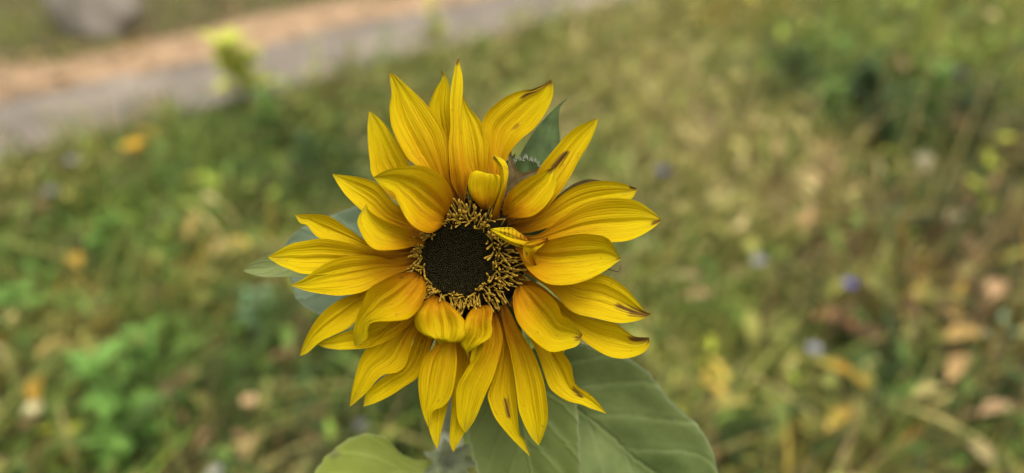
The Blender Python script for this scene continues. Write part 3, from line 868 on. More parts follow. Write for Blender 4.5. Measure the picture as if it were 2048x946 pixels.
# unopened dark florets packed over the middle: tiny ridges, nobody could count them
in_c = np.array([917.0, 519.0])
V, Fc = [], []
for i in range(760):
    r = 76 * math.sqrt((i + 0.5) / 760)
    a = i * 2.39996
    x0, y0 = in_c[0] + r * math.cos(a), in_c[1] + r * math.sin(a)
    rd = np.hypot(x0 - disc_c[0], y0 - disc_c[1]) / 122
    zb = float(dz(np.array(rd)))
    h = 5.0 + 4 * (r / 76) + random.uniform(-1.5, 1.5)
    w_ = 2.6
    dirx, diry = math.cos(a), math.sin(a)
    lean = random.uniform(-2, 5) * (r / 76)
    b = len(V)
    for k in range(5):
        q = 2 * math.pi * k / 5 + a
        cr_, st_ = math.cos(q - a) * (1.3 + r / 76), math.sin(q - a) * 0.85
        V.append(W(x0 + w_ * (dirx * cr_ - diry * st_), y0 + w_ * (diry * cr_ + dirx * st_), zb - 1))
    for k in range(5):
        q = 2 * math.pi * k / 5 + a
        cr_, st_ = math.cos(q - a) * (1.0 + r / 90), math.sin(q - a) * 0.65
        V.append(W(x0 + w_ * (dirx * cr_ - diry * st_) - dirx * lean * .6, y0 + w_ * (diry * cr_ + dirx * st_) - diry * lean * .6, zb + h * 0.65))
    V.append(W(x0 - dirx * lean, y0 - diry * lean, zb + h))
    for k in range(5):
        k2 = (k + 1) % 5
        Fc.append((b + k, b + k2, b + 5 + k2, b + 5 + k))
        Fc.append((b + 5 + k, b + 5 + k2, b + 10))
o = link_mesh("unopened_florets", np.array(V), Fc, M_BUD, disc, disc_o)
tag(o, kind='stuff')

# open florets: a few curved tubes shared by all of them
HEAD_ROT = Matrix((Vector(CR), Vector(CU), Vector(-CF))).transposed()   # head x, y, out


def floret_mesh(kind):
    rg = np.random.default_rng(kind + 5)
    L = 28 + rg.random() * 9
    bend = (rg.random() - 0.4) * 12
    hook = (rg.random() - 0.5) * 10
    p = spline([(0, 0, 0), (bend * 0.2, 0, L * 0.35), (bend * 0.6 + hook * .2, hook * .2, L * 0.72), (bend + hook, hook * .5, L)], 7) * K
    rad = np.array([2.2, 2.5, 2.4, 2.3, 2.5, 3.3, 2.2]) * K * (0.68 + 0.26 * rg.random())
    v, f = tube(p, rad, 6)
    me = bpy.data.meshes.new("floret")
    me.from_pydata(v.tolist(), [], f)
    me.polygons.foreach_set("use_smooth", np.ones(len(me.polygons), dtype=bool))
    me.materials.append(M_FLORETB if kind >= 12 else M_FLORET)
    return me


FM = [floret_mesh(k) for k in range(15)]
COVER = [np.array(p['l'] + p['r'][::-1], float) for p in PETALS if p['z'][1] > 25]


def covered(x, y):
    for q in COVER:
        a, b = q, np.roll(q, -1, 0)
        hit = ((a[:, 1] > y) != (b[:, 1] > y)) & (x < (b[:, 0] - a[:, 0]) * (y - a[:, 1]) / (b[:, 1] - a[:, 1] + 1e-9) + a[:, 0])
        if hit.sum() % 2:
            return True
    return False


rgf = random.Random(3)
nfl = 0
for ring in range(5):
    cnt = (118, 118, 112, 110, 90)[ring]
    for k in range(cnt):
        a = 2 * math.pi * (k + rgf.uniform(-0.4, 0.4)) / cnt
        r0 = (74, 81, 88, 96, 105)[ring] + rgf.uniform(-4, 4)
        cx = in_c[0] + (disc_c[0] - in_c[0]) * (ring / 4.0) * 1.5
        cy = in_c[1] + (disc_c[1] - in_c[1]) * (ring / 4.0)
        x0, y0 = cx + r0 * math.cos(a), cy + r0 * math.sin(a)
        right = math.cos(a + 0.35)
        if ring >= 3 and right < -0.2:
            continue
        if ring >= 2 and right < -0.1 and rgf.random() < (0.2, 0.5, 0.7)[ring - 2]:
            continue
        rd = math.hypot(x0 - disc_c[0], y0 - disc_c[1]) / 122
        zb = float(dz(np.array(min(rd, 1.0)))) + 1
        # lean in over the dark middle (inner ring) or sprawl outwards (outer rings)
        out = (0.25, 0.5, 0.8, 1.1, 1.3)[ring] + rgf.uniform(-0.6, 0.5)
        sid = rgf.gauss(0, 0.33)
        dx, dy = math.cos(a), math.sin(a)
        if covered(x0, y0) or covered(x0 + (dx * out - dy * sid) * 17, y0 + (dy * out + dx * sid) * 17):
            continue
        d = Vector((dx * out - dy * sid, -(dy * out + dx * sid), 0.50 + rgf.random() * 0.3)).normalized()
        q = Vector((0, 0, 1)).rotation_difference(d).to_matrix() @ Matrix.Rotation(rgf.uniform(0, 6.28), 3, 'Z')
        dark = ring == 4 and rgf.random() < 0.6
        ob = bpy.data.objects.new("floret", FM[rgf.randrange(12, 15) if dark else rgf.randrange(12)])
        COL.objects.link(ob)
        ob.parent = disc
        m3 = HEAD_ROT @ q
        s_ = rgf.uniform(0.62, 0.98)
        ob.matrix_local = Matrix.Translation(Vector(W(x0, y0, zb) - disc_o)) @ m3.to_4x4() @ Matrix.Scale(s_, 4)
        nfl += 1

# --- bracts behind the rays
def bract(l, r, z, material=M_BRACT, cup=8, cr=0.0, seed=0, label=None, name="bract"):
    return ribbon(name, l, r, material, z, cup, cr, n=26, m=13, seed=seed + 300, leaf=True, label=label)


for k in range(15):
    a = 2 * math.pi * (k + 0.3) / 15
    dx, dy = math.cos(a), math.sin(a)
    L = 215 + 20 * math.sin(k * 2.7)
    pt = lambda r, s: (932 + dx * r - dy * s, 516 + dy * r + dx * s)
    bract([pt(L, 0), pt(L * .9, 10), pt(L * .7, 28), pt(L * .45, 40), pt(95, 30)],
          [pt(L, 0), pt(L * .9, -10), pt(L * .7, -28), pt(L * .45, -40), pt(95, -30)], (-30, -42, -52, -60), seed=k)
# receptacle
v = []
prof = [(0.0, -75), (40, -74), (80, -62), (110, -44), (122, -26), (120, -14)]
for r, z in prof:
    v += [W(932 + r * math.cos(a), 516 + r * math.sin(a), z) for a in th]
v = np.array(v)
f = [(i * nt_ + k, i * nt_ + (k + 1) % nt_, (i + 1) * nt_ + (k + 1) % nt_, (i + 1) * nt_ + k) for i in range(len(prof) - 1) for k in range(nt_)]
link_mesh("receptacle", v, f, M_BRACT, sunflower, W(932, 516, -60))

bract([(1134, 197), (1118, 209), (1100, 225), (1070, 260), (1040, 310), (1020, 360), (1005, 410)],
      [(1135, 198), (1121, 214), (1117, 240), (1120, 275), (1118, 320), (1100, 360), (1060, 420)], (-30, -60, -90, -100), cup=12, seed=21, label="dark green bract pointing up between two upper right petals")
cupb = bract([(1052, 316), (1036, 316), (1024, 322), (1018, 340), (1014, 380), (1000, 410)],
             [(1054, 316), (1070, 320), (1080, 330), (1084, 345), (1075, 380), (1040, 420)], (-12, -22, -16, -10), cup=-14, seed=22, label="short cupped bract with a fringe of white hairs")
bract([(1021, 296), (1017, 310), (1016, 330), (1012, 360), (1000, 400)],
      [(1022, 296), (1025, 318), (1034, 336), (1044, 350), (1030, 405)], (-6, -6, -4, -2), M_BRACTB, 6, seed=23)
bract([(1086, 330), (1070, 338), (1050, 344), (1030, 352), (1010, 390)],
      [(1087, 331), (1082, 342), (1066, 354), (1048, 368), (1024, 405)], (-4, -4, -4, -6), M_BRACTB, 5, seed=24, label="brown dried bract behind the small cupped petal")
bract([(1201, 361), (1180, 358), (1160, 362), (1140, 372), (1110, 395), (1050, 430)],
      [(1202, 362), (1190, 368), (1170, 376), (1150, 390), (1120, 410), (1060, 445)], (-14, -20, -24, -20), M_BRACTB, 5, seed=25)
bract([(486, 540), (505, 526), (530, 513), (560, 503), (620, 495), (760, 500)],
      [(487, 542), (508, 550), (535, 554), (580, 553), (640, 556), (760, 545)], (-30, -62, -90, -100), M_LEAFY2, cup=14, seed=26, label="pointed green bract tip beyond the leftmost petal")
# white hairs fringing the short bract
rgh = random.Random(9)
V, Fc = [], []
for k in range(110):
    t = rgh.random()
    ex = np.interp(t, [0, 0.25, 0.5, 0.75, 1], [1021, 1033, 1053, 1073, 1083]) + rgh.uniform(-2, 2)
    ey = np.interp(t, [0, 0.25, 0.5, 0.75, 1], [330, 319, 315, 322, 338]) + rgh.uniform(-1, 5)
    an = rgh.gauss(-1.57 + (t - 0.5) * 1.6, 0.6)
    ln = rgh.uniform(4, 11)
    a0 = W(ex, ey, -10); a1 = W(ex + ln * math.cos(an), ey + ln * math.sin(an), -10 + rgh.uniform(-3, 8))
    nx, ny = -math.sin(an) * 0.45, math.cos(an) * 0.45
    b = len(V)
    V += [W(ex - nx, ey - ny, -10), W(ex + nx, ey + ny, -10), a1]
    Fc.append((b, b + 1, b + 2))
o = link_mesh("hair", np.array(V), Fc, M_HAIR, cupb, cupb.matrix_basis.translation + sunflower.location)
tag(o, kind='stuff')
# thin dried hook on the right
hp = spline([(1195, 545), (1213, 538), (1226, 541), (1236, 543), (1241, 538), (1240, 532)], 14)
v, f = tube(W(hp[:, 0], hp[:, 1], np.full(14, -8.0)), np.linspace(1.8, 0.7, 14) * K, 6)
link_mesh("dried_hook", v, f, M_DRY, sunflower, v[0])

# --- leaves on the stem
def stem_at(z):
    i = np.argmin(np.abs(stem_path[:, 2] - z))
    return stem_path[i]


def leaf(l, r, z, material, cup, seed, zs, label, cr=0.0, wave=0.0):
    o = ribbon("leaf", l, r, material, z, cup, cr, n=90, m=41, seed=seed + 500, leaf=True, wave=wave, label=label, tooth=3.0)
    lb = np.array(l[-1]) * 0.5 + np.array(r[-1]) * 0.5
    b = W(lb[0], lb[1], z[0])
    s = stem_at(zs)
    mid = (b + s) / 2 + np.array([0, 0, 0.012])
    v, f = tube(spline([s, mid, b], 12), np.linspace(0.0035, 0.0022, 12), 8)
    link_mesh("petiole", v, f, M_STEM, sunflower, s)
    return o


leaf([(1500, 1060), (1462, 1000), (1436, 946), (1425, 900), (1395, 850), (1340, 800), (1293, 740), (1232, 706), (1160, 688), (1080, 690), (1010, 740)],
     [(1490, 1080), (1430, 1090), (1350, 1080), (1250, 1060), (1160, 1010), (1100, 940), (1050, 860), (1010, 760)], (-150, -205, -240, -255, -290), M_LEAF, 60, 1, 0.80,
     "large grey green leaf drooping at the lower right", cr=0.1, wave=10)
leaf([(1130, 1180), (1050, 1120), (985, 1030), (955, 946), (936, 872), (940, 815), (965, 770), (1000, 730)],
     [(1135, 1180), (1160, 1100), (1166, 1020), (1162, 946), (1158, 860), (1150, 800), (1110, 760), (1040, 725)], (-120, -135, -140, -150, -190), M_LEAFO, 12, 2, 0.82,
     "olive green leaf hanging straight below the flower", wave=4)
leaf([(560, 1130), (585, 1040), (625, 955), (648, 918), (690, 882), (732, 867), (772, 876), (800, 905), (832, 919), (872, 916)],
     [(565, 1135), (640, 1140), (720, 1110), (790, 1050), (840, 990), (872, 940)], (-330, -320, -310, -330, -380), M_LEAFY, 18, 3, 0.72,
     "bright yellow green leaf at the bottom left of the flower", wave=6)
leaf([(560, 520), (575, 482), (605, 455), (650, 436), (690, 420), (722, 411), (770, 415), (820, 450), (870, 520)],
     [(562, 530), (582, 560), (590, 592), (612, 615), (645, 630), (690, 628), (750, 610), (820, 580), (870, 540)], (-190, -215, -225, -230, -260), M_LEAFG, 14, 4, 0.86,
     "pale grey green leaf peeping out behind the left petals", wave=4)
# side shoot with a woolly bud at the foot of the picture
bp_ = W(905, 925, -330)
v, f = tube(spline([stem_at(0.66), (stem_at(0.66) + bp_) / 2 + (0, 0, -0.01), bp_], 10), np.linspace(0.005, 0.004, 10), 8)
shoot = link_mesh("side_shoot", v, f, M_STEM, sunflower, stem_at(0.66))
for k in range(7):
    a = 6.283 * k / 7
    pt = lambda r, s: (902 + r * math.cos(a) - s * math.sin(a), 925 + 0.8 * (r * math.sin(a) + s * math.cos(a)))
    o = ribbon("bud_leaf", [pt(62, 0), pt(45, 10), pt(22, 16), pt(3, 6)], [pt(62, 0), pt(45, -10), pt(22, -16), pt(3, -6)], M_STEM, (-330, -300, -300, -310), 8, 0,
               n=14, m=9, seed=800 + k, leaf=True, parent=None)
    # reparent under the shoot, keeping its place
    w = o.location + sunflower.location
    o.parent = shoot
    o.location = w - sunflower.location - shoot.location

# ------------------------------------------------------------------ plants of the meadow
def leaf_mesh(name, material, ratio=0.5, lobes=0, bend=0.25, n=11, m=5):
    t = np.linspace(0, 1, n)
    hw = ratio * 0.5 * np.sin(math.pi * np.clip(t, 0.02, 0.99) ** 0.8) ** 0.8
    if lobes:
        hw = hw * (0.72 + 0.28 * np.cos(2 * math.pi * lobes * t))
    s = np.linspace(-1, 1, m)
    X = hw[:, None] * s[None, :]
    Y = np.broadcast_to(t[:, None], X.shape)
    Z = 0.25 * np.abs(X) - bend * Y ** 2 + bend * 0.5 * Y
    me = bpy.data.meshes.new(name)
    me.from_pydata(np.stack([X, Y, Z], -1).reshape(-1, 3).tolist(), [], grid_faces(n, m).tolist())
    me.polygons.foreach_set("use_smooth", np.ones(len(me.polygons), dtype=bool))
    me.materials.append(material)
    return me


M_W = {k: plain_leafy("weed " + k, c, 0.25, 0.55, 0.3, 40) for k, c in dict(
    green=(0.085, 0.165, 0.030), bright=(0.105, 0.215, 0.042), lime=(0.36, 0.40, 0.045), dark=(0.030, 0.058, 0.015), blue=(0.14, 0.24, 0.15),
    yellow=(0.42, 0.37, 0.05), olive=(0.16, 0.18, 0.04), gold=(0.38, 0.415, 0.07)).items()}
LM = {k: leaf_mesh("leaf", m) for k, m in M_W.items()}
LM_N = {k: leaf_mesh("leaf", m, 0.22, 0, 0.4) for k, m in M_W.items()}


def plant(name, cat, label, px, py, h, kind, nleaf, size, narrow=False, group=None, spread=0.6, seed=0, top=False):
    """a leafy stem standing where its middle shows at px, py"""
    rg = random.Random(seed * 13 + 5)
    p = G(px, py, h * 0.55)
    root = thing(name, label, cat, (p[0], p[1], 0), group)
    sway = np.array([rg.uniform(-.15, .15) * h, rg.uniform(-.1, .15) * h, 0])
    path = spline([(0, 0, -0.005), (sway[0] * .3, sway[1] * .3, h * .5), (sway[0], sway[1], h * 0.97)], 9)
    v, f = tube(path, np.linspace(0.0035, 0.0015, 9), 6)
    st = link_mesh("stem", v + p * (1, 1, 0), f, M_W[kind if kind in ('olive', 'dark') else 'green'], root, p * (1, 1, 0))
    me = (LM_N if narrow else LM)[kind]
    for k in range(nleaf):
        t = (k + 0.6) / nleaf
        if top:
            t = 0.45 + 0.55 * t
        i = min(8, int(t * 8))
        ob = bpy.data.objects.new("leaf", me)
        COL.objects.link(ob)
        ob.parent = root
        ob.location = path[i]
        s = size * rg.uniform(0.7, 1.25) * (1.1 - 0.45 * t)
        ob.scale = (s, s, s)
        ob.rotation_euler = (rg.uniform(0.0, 1.0) * spread + 0.15, rg.uniform(-.3, .3), k * 2.4 + rg.uniform(-.4, .4))
    return root


plant("goldenrod", "plant", "lime yellow leafy weed rising in front of the path, left of the flower", 482, 150, 0.30, 'gold', 34, 0.125, top=True, seed=1)
plant("mustard_plant", "plant", "tall lime yellow stalk crossing the path above the flower at the top edge", 874, 25, 0.22, 'gold', 22, 0.075, seed=2)
plant("mustard_plant", "plant", "faint thin yellow green stalk in front of the path, between the two brighter ones", 632, 115, 0.20, 'gold', 10, 0.06, seed=3, narrow=True)
plant("mustard_plant", "plant", "wispy olive weed overlapping the near edge of the path, right of the lime yellow one", 585, 200, 0.24, 'olive', 16, 0.09, seed=31, narrow=True)
plant("mustard_plant", "plant", "wispy green weed overlapping the path edge just left of the topmost petals", 770, 105, 0.22, 'green', 14, 0.09, seed=32, narrow=True)
plant("mustard_plant", "plant", "wispy olive weed at the path edge above the orange flower", 330, 255, 0.20, 'olive', 14, 0.08, seed=33, narrow=True)
plant("dock_plant", "plant", "big bright green broad leaved plant at the lower left", 245, 810, 0.26, 'bright', 20, 0.085, seed=4)
plant("dock_plant", "plant", "fresh green leafy plant just above the big broad leaved one", 285, 715, 0.20, 'bright', 12, 0.06, seed=5)
plant("nettle_plant", "plant", "bright lime leaved plant at the far right beside tall dry stems", 1985, 350, 0.30, 'lime', 8, 0.065, seed=6)
plant("nettle_plant", "plant", "dark green bushy weed at the upper right below the light green tuft", 1740, 190, 0.24, 'dark', 44, 0.10, seed=7)
plant("nettle_plant", "plant", "dark green bushy weed left of the other dark one at the upper right", 1590, 140, 0.22, 'dark', 36, 0.09, seed=17)
plant("nettle_plant", "plant", "dark green bushy weed lowest of the dark ones at the upper right", 1770, 255, 0.22, 'dark', 40, 0.10, seed=18)
plant("nettle_plant", "plant", "dark green leafy weed reaching toward the right edge below the purple flower head", 1945, 215, 0.22, 'dark', 34, 0.09, seed=19)
plant("nettle_plant", "plant", "mid green leafy weed between the dark bushy ones and the right edge", 1860, 185, 0.24, 'green', 30, 0.09, seed=20)
plant("nettle_plant", "plant", "mid green leafy weed in front of the leftmost dark bushy one", 1655, 215, 0.20, 'green', 26, 0.085, seed=21)
plant("nettle_plant", "plant", "bright green leafy weed at the left edge above the cream flower head", 40, 625, 0.18, 'bright', 16, 0.065, seed=22)
plant("nettle_plant", "plant", "bright green leafy weed under the big broad leaved plant at the bottom", 240, 925, 0.16, 'bright', 16, 0.065, seed=23)
plant("nettle_plant", "plant", "fresh green tuft of weed at the upper right", 1690, 110, 0.18, 'bright', 16, 0.07, seed=8)
plant("nettle_plant", "plant", "grey green weed with pale leaves at the bottom right edge", 2000, 680, 0.12, 'blue', 6, 0.055, seed=9)
plant("nettle_plant", "plant", "mid green weed left of the flower above the pale leaf", 205, 480, 0.18, 'bright', 14, 0.06, seed=10)
plant("nettle_plant", "plant", "dark green weed hugging the upper left of the flower", 620, 330, 0.20, 'dark', 22, 0.07, seed=11)
plant("nettle_plant", "plant", "green weed beneath the lime yellow one beside the path", 530, 230, 0.20, 'green', 20, 0.07, seed=12)
plant("nettle_plant", "plant", "lime leaved seedling in the bottom right corner grass", 1710, 875, 0.10, 'lime', 5, 0.055, seed=13)
plant("nettle_plant", "plant", "lime green weed at the bottom left corner", 140, 890, 0.12, 'lime', 7, 0.05, seed=14)
rg = random.Random(21)
WEEDS = [
    (420, 420, 'green', "green weed left of the flower, level with its upper left petals"), (90, 560, 'bright', "fresh green weed near the left edge, halfway down"),
    (330, 520, 'bright', "fresh green weed directly left of the leftmost petal"), (470, 690, 'green', "green weed right of the big broad leaved plant"),
    (40, 720, 'green', "green weed touching the left edge above the cream flower"), (520, 620, 'blue', "bluish green weed below the pale leaf at left"),
    (1420, 570, 'green', "green weed just right of the right petals"), (1500, 640, 'olive', "olive weed below the pale lilac flower"),
    (1430, 720, 'lime', "lime green weed right of the drooping sunflower leaf, upper"), (1560, 700, 'olive', "olive weed just left of the pale sky blue flower"),
    (1640, 800, 'olive', "olive weed left of the long golden yellow leaf"), (1850, 130, 'bright', "fresh green weed left of the dark purple flower head"),
    (1800, 230, 'bright', "fresh green weed in front of the dark bushy one"), (1560, 90, 'green', "green weed at the top, left of the light green tuft"),
    (1250, 330, 'green', "green weed left of the dark blue cornflower"), (1370, 480, 'bright', "fresh green weed beyond the long right petal's tip"),
    (1850, 700, 'olive', "olive weed right of the dark reddish brown leaf"), (1820, 820, 'bright', "fresh green upright weed at the lower right"),
    (1780, 560, 'lime', "lime weed right of the violet blue cornflower"), (1580, 300, 'green', "green weed in the pale grass at the upper right"),
    (700, 100, 'olive', "olive weed at the path edge, left of the topmost petals"), (960, 90, 'green', "green weed at the path edge right above the topmost petal"),
    (1100, 60, 'green', "green weed where the path leaves at the top"), (1300, 80, 'olive', "olive weed at the top in the pale grass"),
    (330, 330, 'green', "green weed right below the orange flower"), (150, 620, 'olive', "olive weed above the big broad leaved plant, left"),
    (370, 590, 'olive', "olive weed above the big broad leaved plant, right"), (2020, 880, 'green', "green weed in the bottom right corner"),
]
for i, (px, py, kd, lb) in enumerate(WEEDS):
    plant("meadow_weed", "weed", lb, px + rg.uniform(-8, 8), py + rg.uniform(-8, 8), rg.uniform(0.09, 0.17), kd,
          rg.randint(7, 13), rg.uniform(0.035, 0.06), group="leafy weeds dotted through the meadow", seed=40 + i)


def bloom(name, cat, label, px, py, h, colour, rad, nray=11, group=None, cen=None, seed=0):
    rg = random.Random(seed + 77)
    p = G(px, py, h)
    root = thing(name, label, cat, (p[0], p[1], 0), group)
    b0 = p * (1, 1, 0)
    v, f = tube(spline([b0 + (0.0, 0, -0.004), b0 + (0.01, 0.004, h * .5), b0 + (0, 0, h - 0.008)], 9), 0.0016, 6)
    link_mesh("stem", v, f, M_W['olive'], root, b0)
    m = plain_leafy(name + " ray", colour, 0.25, 0.6, 0.25, 120)
    V, Fc = [], []
    for k in range(nray):
        a = 6.283 * k / nray + rg.uniform(-.15, .15)
        r = rad * rg.uniform(0.85, 1.1)
        e = rg.uniform(0.15, 0.5)
        d = np.array([math.cos(a), math.sin(a), 0]); sd = np.array([-math.sin(a), math.cos(a), 0])
        c = p + (0, 0, -0.004)
        b = len(V)
        for (t, w_) in ((0.1, .08), (0.55, .2), (0.85, .3), (1.0, .16)):
            q = c + d * r * t + np.array([0, 0, r * e * t])
            V += [q - sd * r * w_, q + np.array([0, 0, r * .05]), q + sd * r * w_]
        for i2 in range(3):
            for j in range(2):
                x = b + i2 * 3 + j
                Fc.append((x, x + 1, x + 4, x + 3))
    link_mesh("ray_florets", np.array(V), Fc, m, root, p)
    v, f = tube(spline([p + (0, 0, -0.012), p + (0, 0, -0.004), p + (0, 0, 0.003)], 5), [rad * .12, rad * .26, rad * .3, rad * .28, rad * .14], 8)
    link_mesh("flower_centre", v, f, plain_leafy(name + " centre", cen or tuple(c * .6 for c in colour), 0, 0.7), root, p)
    return root


bloom("cornflower", "flower", "vivid violet blue cornflower in the grass right of the flower", 1700, 566, 0.19, (0.075, 0.055, 0.36), 0.014, seed=1)
bloom("cornflower", "flower", "dark blue cornflower just beyond the right upper petals", 1325, 340, 0.19, (0.055, 0.05, 0.16), 0.018, seed=2)
bloom("cornflower", "flower", "pale lilac blue flower right of the sunflower, level with its disc", 1518, 521, 0.18, (0.22, 0.21, 0.24), 0.016, seed=3)
bloom("cornflower", "flower", "pale sky blue flower at the head of the long yellow leaf", 1628, 696, 0.16, (0.23, 0.25, 0.30), 0.014, seed=4)
bloom("cornflower", "flower", "dark purple flower head near the upper right corner", 1918, 146, 0.20, (0.045, 0.035, 0.06), 0.022, seed=5)
bloom("cornflower", "flower", "soft blue flower on the left, just below the path edge", 143, 319, 0.14, (0.15, 0.145, 0.20), 0.018, seed=6)
bloom("cornflower", "flower", "dim blue flower at the left edge, lower of two", 100, 381, 0.14, (0.13, 0.13, 0.165), 0.017, seed=7)
bloom("cornflower", "flower", "greyish violet flower under the lower left petals", 722, 850, 0.14, (0.11, 0.105, 0.14), 0.010, seed=8)
bloom("marigold", "flower", "orange flower on the left near the path edge", 268, 292, 0.19, (0.42, 0.26, 0.02), 0.030, seed=9, cen=(0.4, 0.2, 0.02))
bloom("daisy", "flower", "cream white flower head at the lower left edge", 65, 817, 0.16, (0.32, 0.30, 0.18), 0.017, seed=10, cen=(0.6, 0.55, 0.3))
bloom("daisy", "flower", "white flower cut by the bottom edge left of the sunflower", 428, 942, 0.14, (0.32, 0.33, 0.30), 0.013, seed=11)
bloom("clover", "flower", "pinkish tan dry clover head below the broad leaved plant", 498, 800, 0.12, (0.50, 0.36, 0.20), 0.014, seed=12)


# fallen leaves, each lying on the grass
def fallen(label, px, py, length, width, ang, colour, h=0.10, roll=0.2, seed=0):
    rg = np.random.default_rng(seed + 900)
    length, width = length * 1.12, width * 1.12
    n, m = 15, 7
    t = np.linspace(0, 1, n)
    hw = width * 0.5 * np.sin(math.pi * np.clip(t, 0.02, 0.985) ** 0.85) ** 0.7 * (1 + 0.12 * np.sin(9 * t + seed))
    s = np.linspace(-1, 1, m)
    X = (t[:, None] - 0.5) * length + 0 * s[None, :]
    Y = hw[:, None] * s[None, :] + 0.10 * length * np.sin(2.2 * t)[:, None]
    Z = roll * np.abs(Y) + 0.12 * length * np.sin(math.pi * t + 0.4 * rg.random())[:, None] + 0.004
    p = G(px, py, h)
    v = np.stack([X, Y, Z], -1).reshape(-1, 3)
    me_m = plain_leafy("fallen leaf", tuple(c * 0.72 for c in colour), 0.15, 0.6, 0.35, 70)
    f = grid_faces(n, m).tolist()
    sv, sf = tube(spline([(-0.5 * length, 0, 0.006), (-0.62 * length, 0.01, 0.004), (-0.75 * length, 0.0, 0.002)], 5), 0.0011, 5)
    off = len(v)
    v = np.vstack([v, sv]); f = f + [tuple(i + off for i in q) for q in sf]
    o = link_mesh("fallen_leaf", v, f, me_m)
    o.location = p
    o.rotation_euler = (rg.uniform(-.15, .15) - 0.15, rg.uniform(-.15, .15), R(ang))
    tag(o, label, "leaf", "fallen leaves lying in the grass")
    return o


FALL = [
    ("long golden yellow leaf lying aslant at the lower right", 1685, 765, 0.125, 0.030, -42, (0.42, 0.27, 0.035)),
    ("pinkish brown leaf above the long yellow one", 1670, 648, 0.075, 0.034, -25, (0.40, 0.19, 0.11)),
    ("dark reddish brown leaf right of the pinkish one", 1735, 675, 0.060, 0.030, -20, (0.20, 0.10, 0.06)),
    ("curved gold leaf above the lime seedling at lower right", 1690, 848, 0.085, 0.022, 28, (0.44, 0.31, 0.06)),
    ("tan leaf blade pointing up at the far right", 1925, 745, 0.095, 0.026, 38, (0.45, 0.30, 0.13)),
    ("pinkish tan leaf at the right edge, upper", 2000, 585, 0.080, 0.034, 40, (0.44, 0.29, 0.16)),
    ("pale pink tan leaf near the bottom right edge", 2010, 832, 0.080, 0.026, 5, (0.50, 0.33, 0.20)),
    ("faded ochre leaf at right below the blue cornflower", 1850, 600, 0.070, 0.036, 30, (0.40, 0.27, 0.07)),
    ("brown tan leaf right of the lower petals in the grass", 1400, 598, 0.050, 0.028, 10, (0.40, 0.28, 0.15)),
    ("pale yellow leaf between sunflower and cornflower", 1450, 405, 0.085, 0.060, 60, (0.34, 0.31, 0.12)),
    ("whitish dried leaf at the right, below the dark weed", 1855, 325, 0.070, 0.034, 50, (0.28, 0.25, 0.17)),
    ("peach tan leaf lying low on the right, above the cornflower", 1620, 440, 0.075, 0.034, 55, (0.45, 0.29, 0.15)),
    ("yellowish leaf in the lower right, left of the gold ones", 1470, 820, 0.075, 0.026, 10, (0.34, 0.31, 0.08)),
    ("amber leaf upright in the lower left grass", 88, 775, 0.075, 0.024, 100, (0.50, 0.30, 0.04)),
    ("straw coloured leaf at left, above the green plant", 110, 700, 0.060, 0.030, 70, (0.40, 0.32, 0.10)),
    ("faded gold blade on the left, halfway down", 405, 450, 0.13, 0.030, 85, (0.40, 0.30, 0.10)),
    ("tan leaf below the pale bract at left", 455, 500, 0.075, 0.034, 60, (0.40, 0.31, 0.12)),
    ("tan leaf standing in the bottom left grass", 505, 900, 0.055, 0.022, 85, (0.44, 0.31, 0.16)),
    ("rusty leaf lying left of the sunflower's lowest left petals", 285, 690, 0.045, 0.022, 40, (0.34, 0.17, 0.08)),
    ("ochre leaf pair fragment at the far right, middle", 1930, 680, 0.085, 0.030, 15, (0.42, 0.29, 0.10)),
    ("light peach leaf beside the tall stems at right", 1810, 130, 0.10, 0.036, 70, (0.30, 0.21, 0.11)),
    ("cream leaf at far right under the lime plant", 1915, 440, 0.060, 0.034, 35, (0.30, 0.28, 0.16)),
]
for i, (lb, px, py, ln, wd_, an, c) in enumerate(FALL):
    fallen(lb, px, py, ln, wd_, an, c, seed=i)


# tall dry grass stems on the right
def dry_stem(label, p0, p1, y_off, seed):
    rg = random.Random(seed)
    a = G(p0[0], p0[1], 0.0)
    h = 0.42
    b = G(p1[0], p1[1], h)
    foot = np.array([a[0], a[1], 0])
    root = thing("grass_stalk", label, "grass stalk", foot, "tall dry grass stalks at the right")
    pts = spline([foot + (0, 0, -0.004), foot * .6 + b * .4 + (0.0, 0, 0.03), b], 14)
    v, f = tube(pts, np.linspace(0.0030, 0.0013, 14), 6)
    link_mesh("stem", v, f, M_STRAW, root, foot)
    V, Fc = [], []
    for k in range(30):
        t = 0.72 + 0.28 * k / 30
        q = pts[min(13, int(t * 13))]
        d = np.array([rg.uniform(-1, 1), rg.uniform(-1, 1), rg.uniform(0.2, 1)]) * 0.014
        sd = np.array([rg.uniform(-1, 1), rg.uniform(-1, 1), 0]) * 0.0022
        c = len(V)
        V += [q, q + d * .5 + sd, q + d, q + d * .5 - sd]
        Fc.append((c, c + 1, c + 2, c + 3))
    tag(link_mesh("seed_head", np.array(V), Fc, M_STRAW, root, b), kind='stuff')
    return root


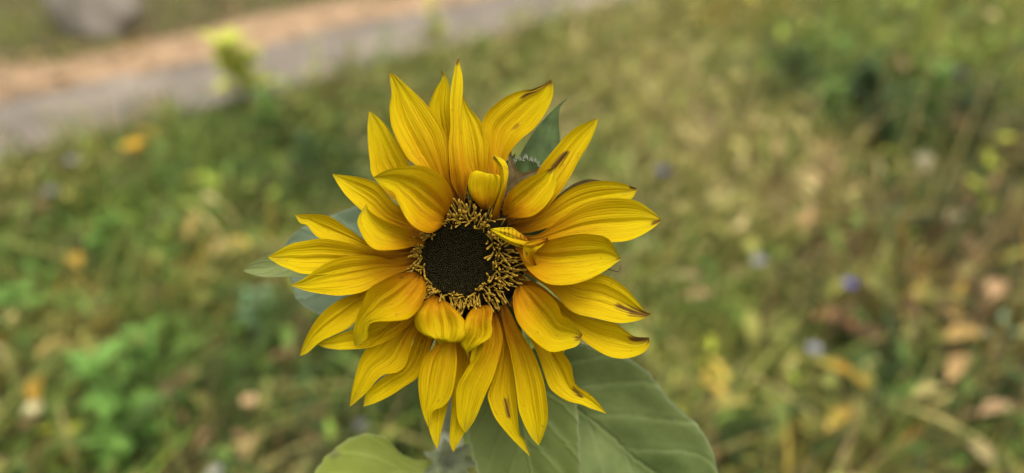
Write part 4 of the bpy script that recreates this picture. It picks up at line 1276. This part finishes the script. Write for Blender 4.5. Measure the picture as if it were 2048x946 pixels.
M_STRAW = plain_leafy("dry straw", (0.36, 0.30, 0.13), 0.15, 0.6, 0.25, 60)
dry_stem("dry grass stalk leaning right, leftmost of those at the right edge", (1850, 470), (1990, 130), 0, 1)
dry_stem("dry grass stalk leaning right, above the lime leaved plant", (1900, 520), (2070, 260), 0, 2)
dry_stem("dry grass stalk at the right edge, lowest of the leaning ones", (1930, 600), (2090, 330), 0, 3)
dry_stem("dry grass stalk reaching toward the top right corner", (1800, 330), (1900, 30), 0, 4)

dry_stem("dry grass stalk in the lower right, left of the pale pink tan leaf", (1890, 900), (2010, 640), 0, 5)
dry_stem("dry grass stalk beside the blue cornflower leaning over the fallen leaves", (1800, 720), (1965, 520), 0, 6)
dry_stem("dry grass stalk at the bottom right corner", (1960, 930), (2090, 760), 0, 7)
dry_stem("dry grass stalk standing in front of the dark bushy weeds", (1720, 330), (1790, 90), 0, 8)

# pale stone beyond the path
def boulder(label, px0, px1, py, h):
    a, b = G(px0, py), G(px1, py)
    c = (a + b) / 2
    r = abs(b[0] - a[0]) / 2
    n, m = 18, 28
    V = []
    for i in range(n + 1):
        ph = math.pi * i / n
        for k in range(m):
            q = 2 * math.pi * k / m
            d = np.array([math.sin(ph) * math.cos(q), math.sin(ph) * math.sin(q), math.cos(ph)])
            w_ = 1 + 0.10 * math.sin(3 * d[0] * 2 + 1) + 0.07 * math.sin(7 * d[1] + 2 * d[2]) + 0.05 * math.sin(11 * d[2] + 5 * d[0])
            z = np.sign(d[2]) * abs(d[2]) ** 0.7
            V.append((c[0] + r * d[0] * w_, c[1] + 0.1 + r * 0.7 * d[1] * w_, max(-0.02, h * 0.4 + h * 0.55 * z * w_)))
    Fc = [(i * m + k, (i + 1) * m + k, (i + 1) * m + (k + 1) % m, i * m + (k + 1) % m) for i in range(n) for k in range(m)]
    base = np.array([c[0], c[1] + 0.1, 0])
    o = link_mesh("boulder", np.array(V), Fc, M_STONE, None, base)
    tag(o, label, "stone")


M_STONE = ground_material("pale stone", [(0.36, (0.16, 0.15, 0.135)), (0.5, (0.27, 0.25, 0.235)), (0.64, (0.33, 0.30, 0.28))], 5.0, 40.0)
boulder("pale grey stone beyond the path in the top left corner", 100, 268, 78, 0.5)
print("florets", nfl)
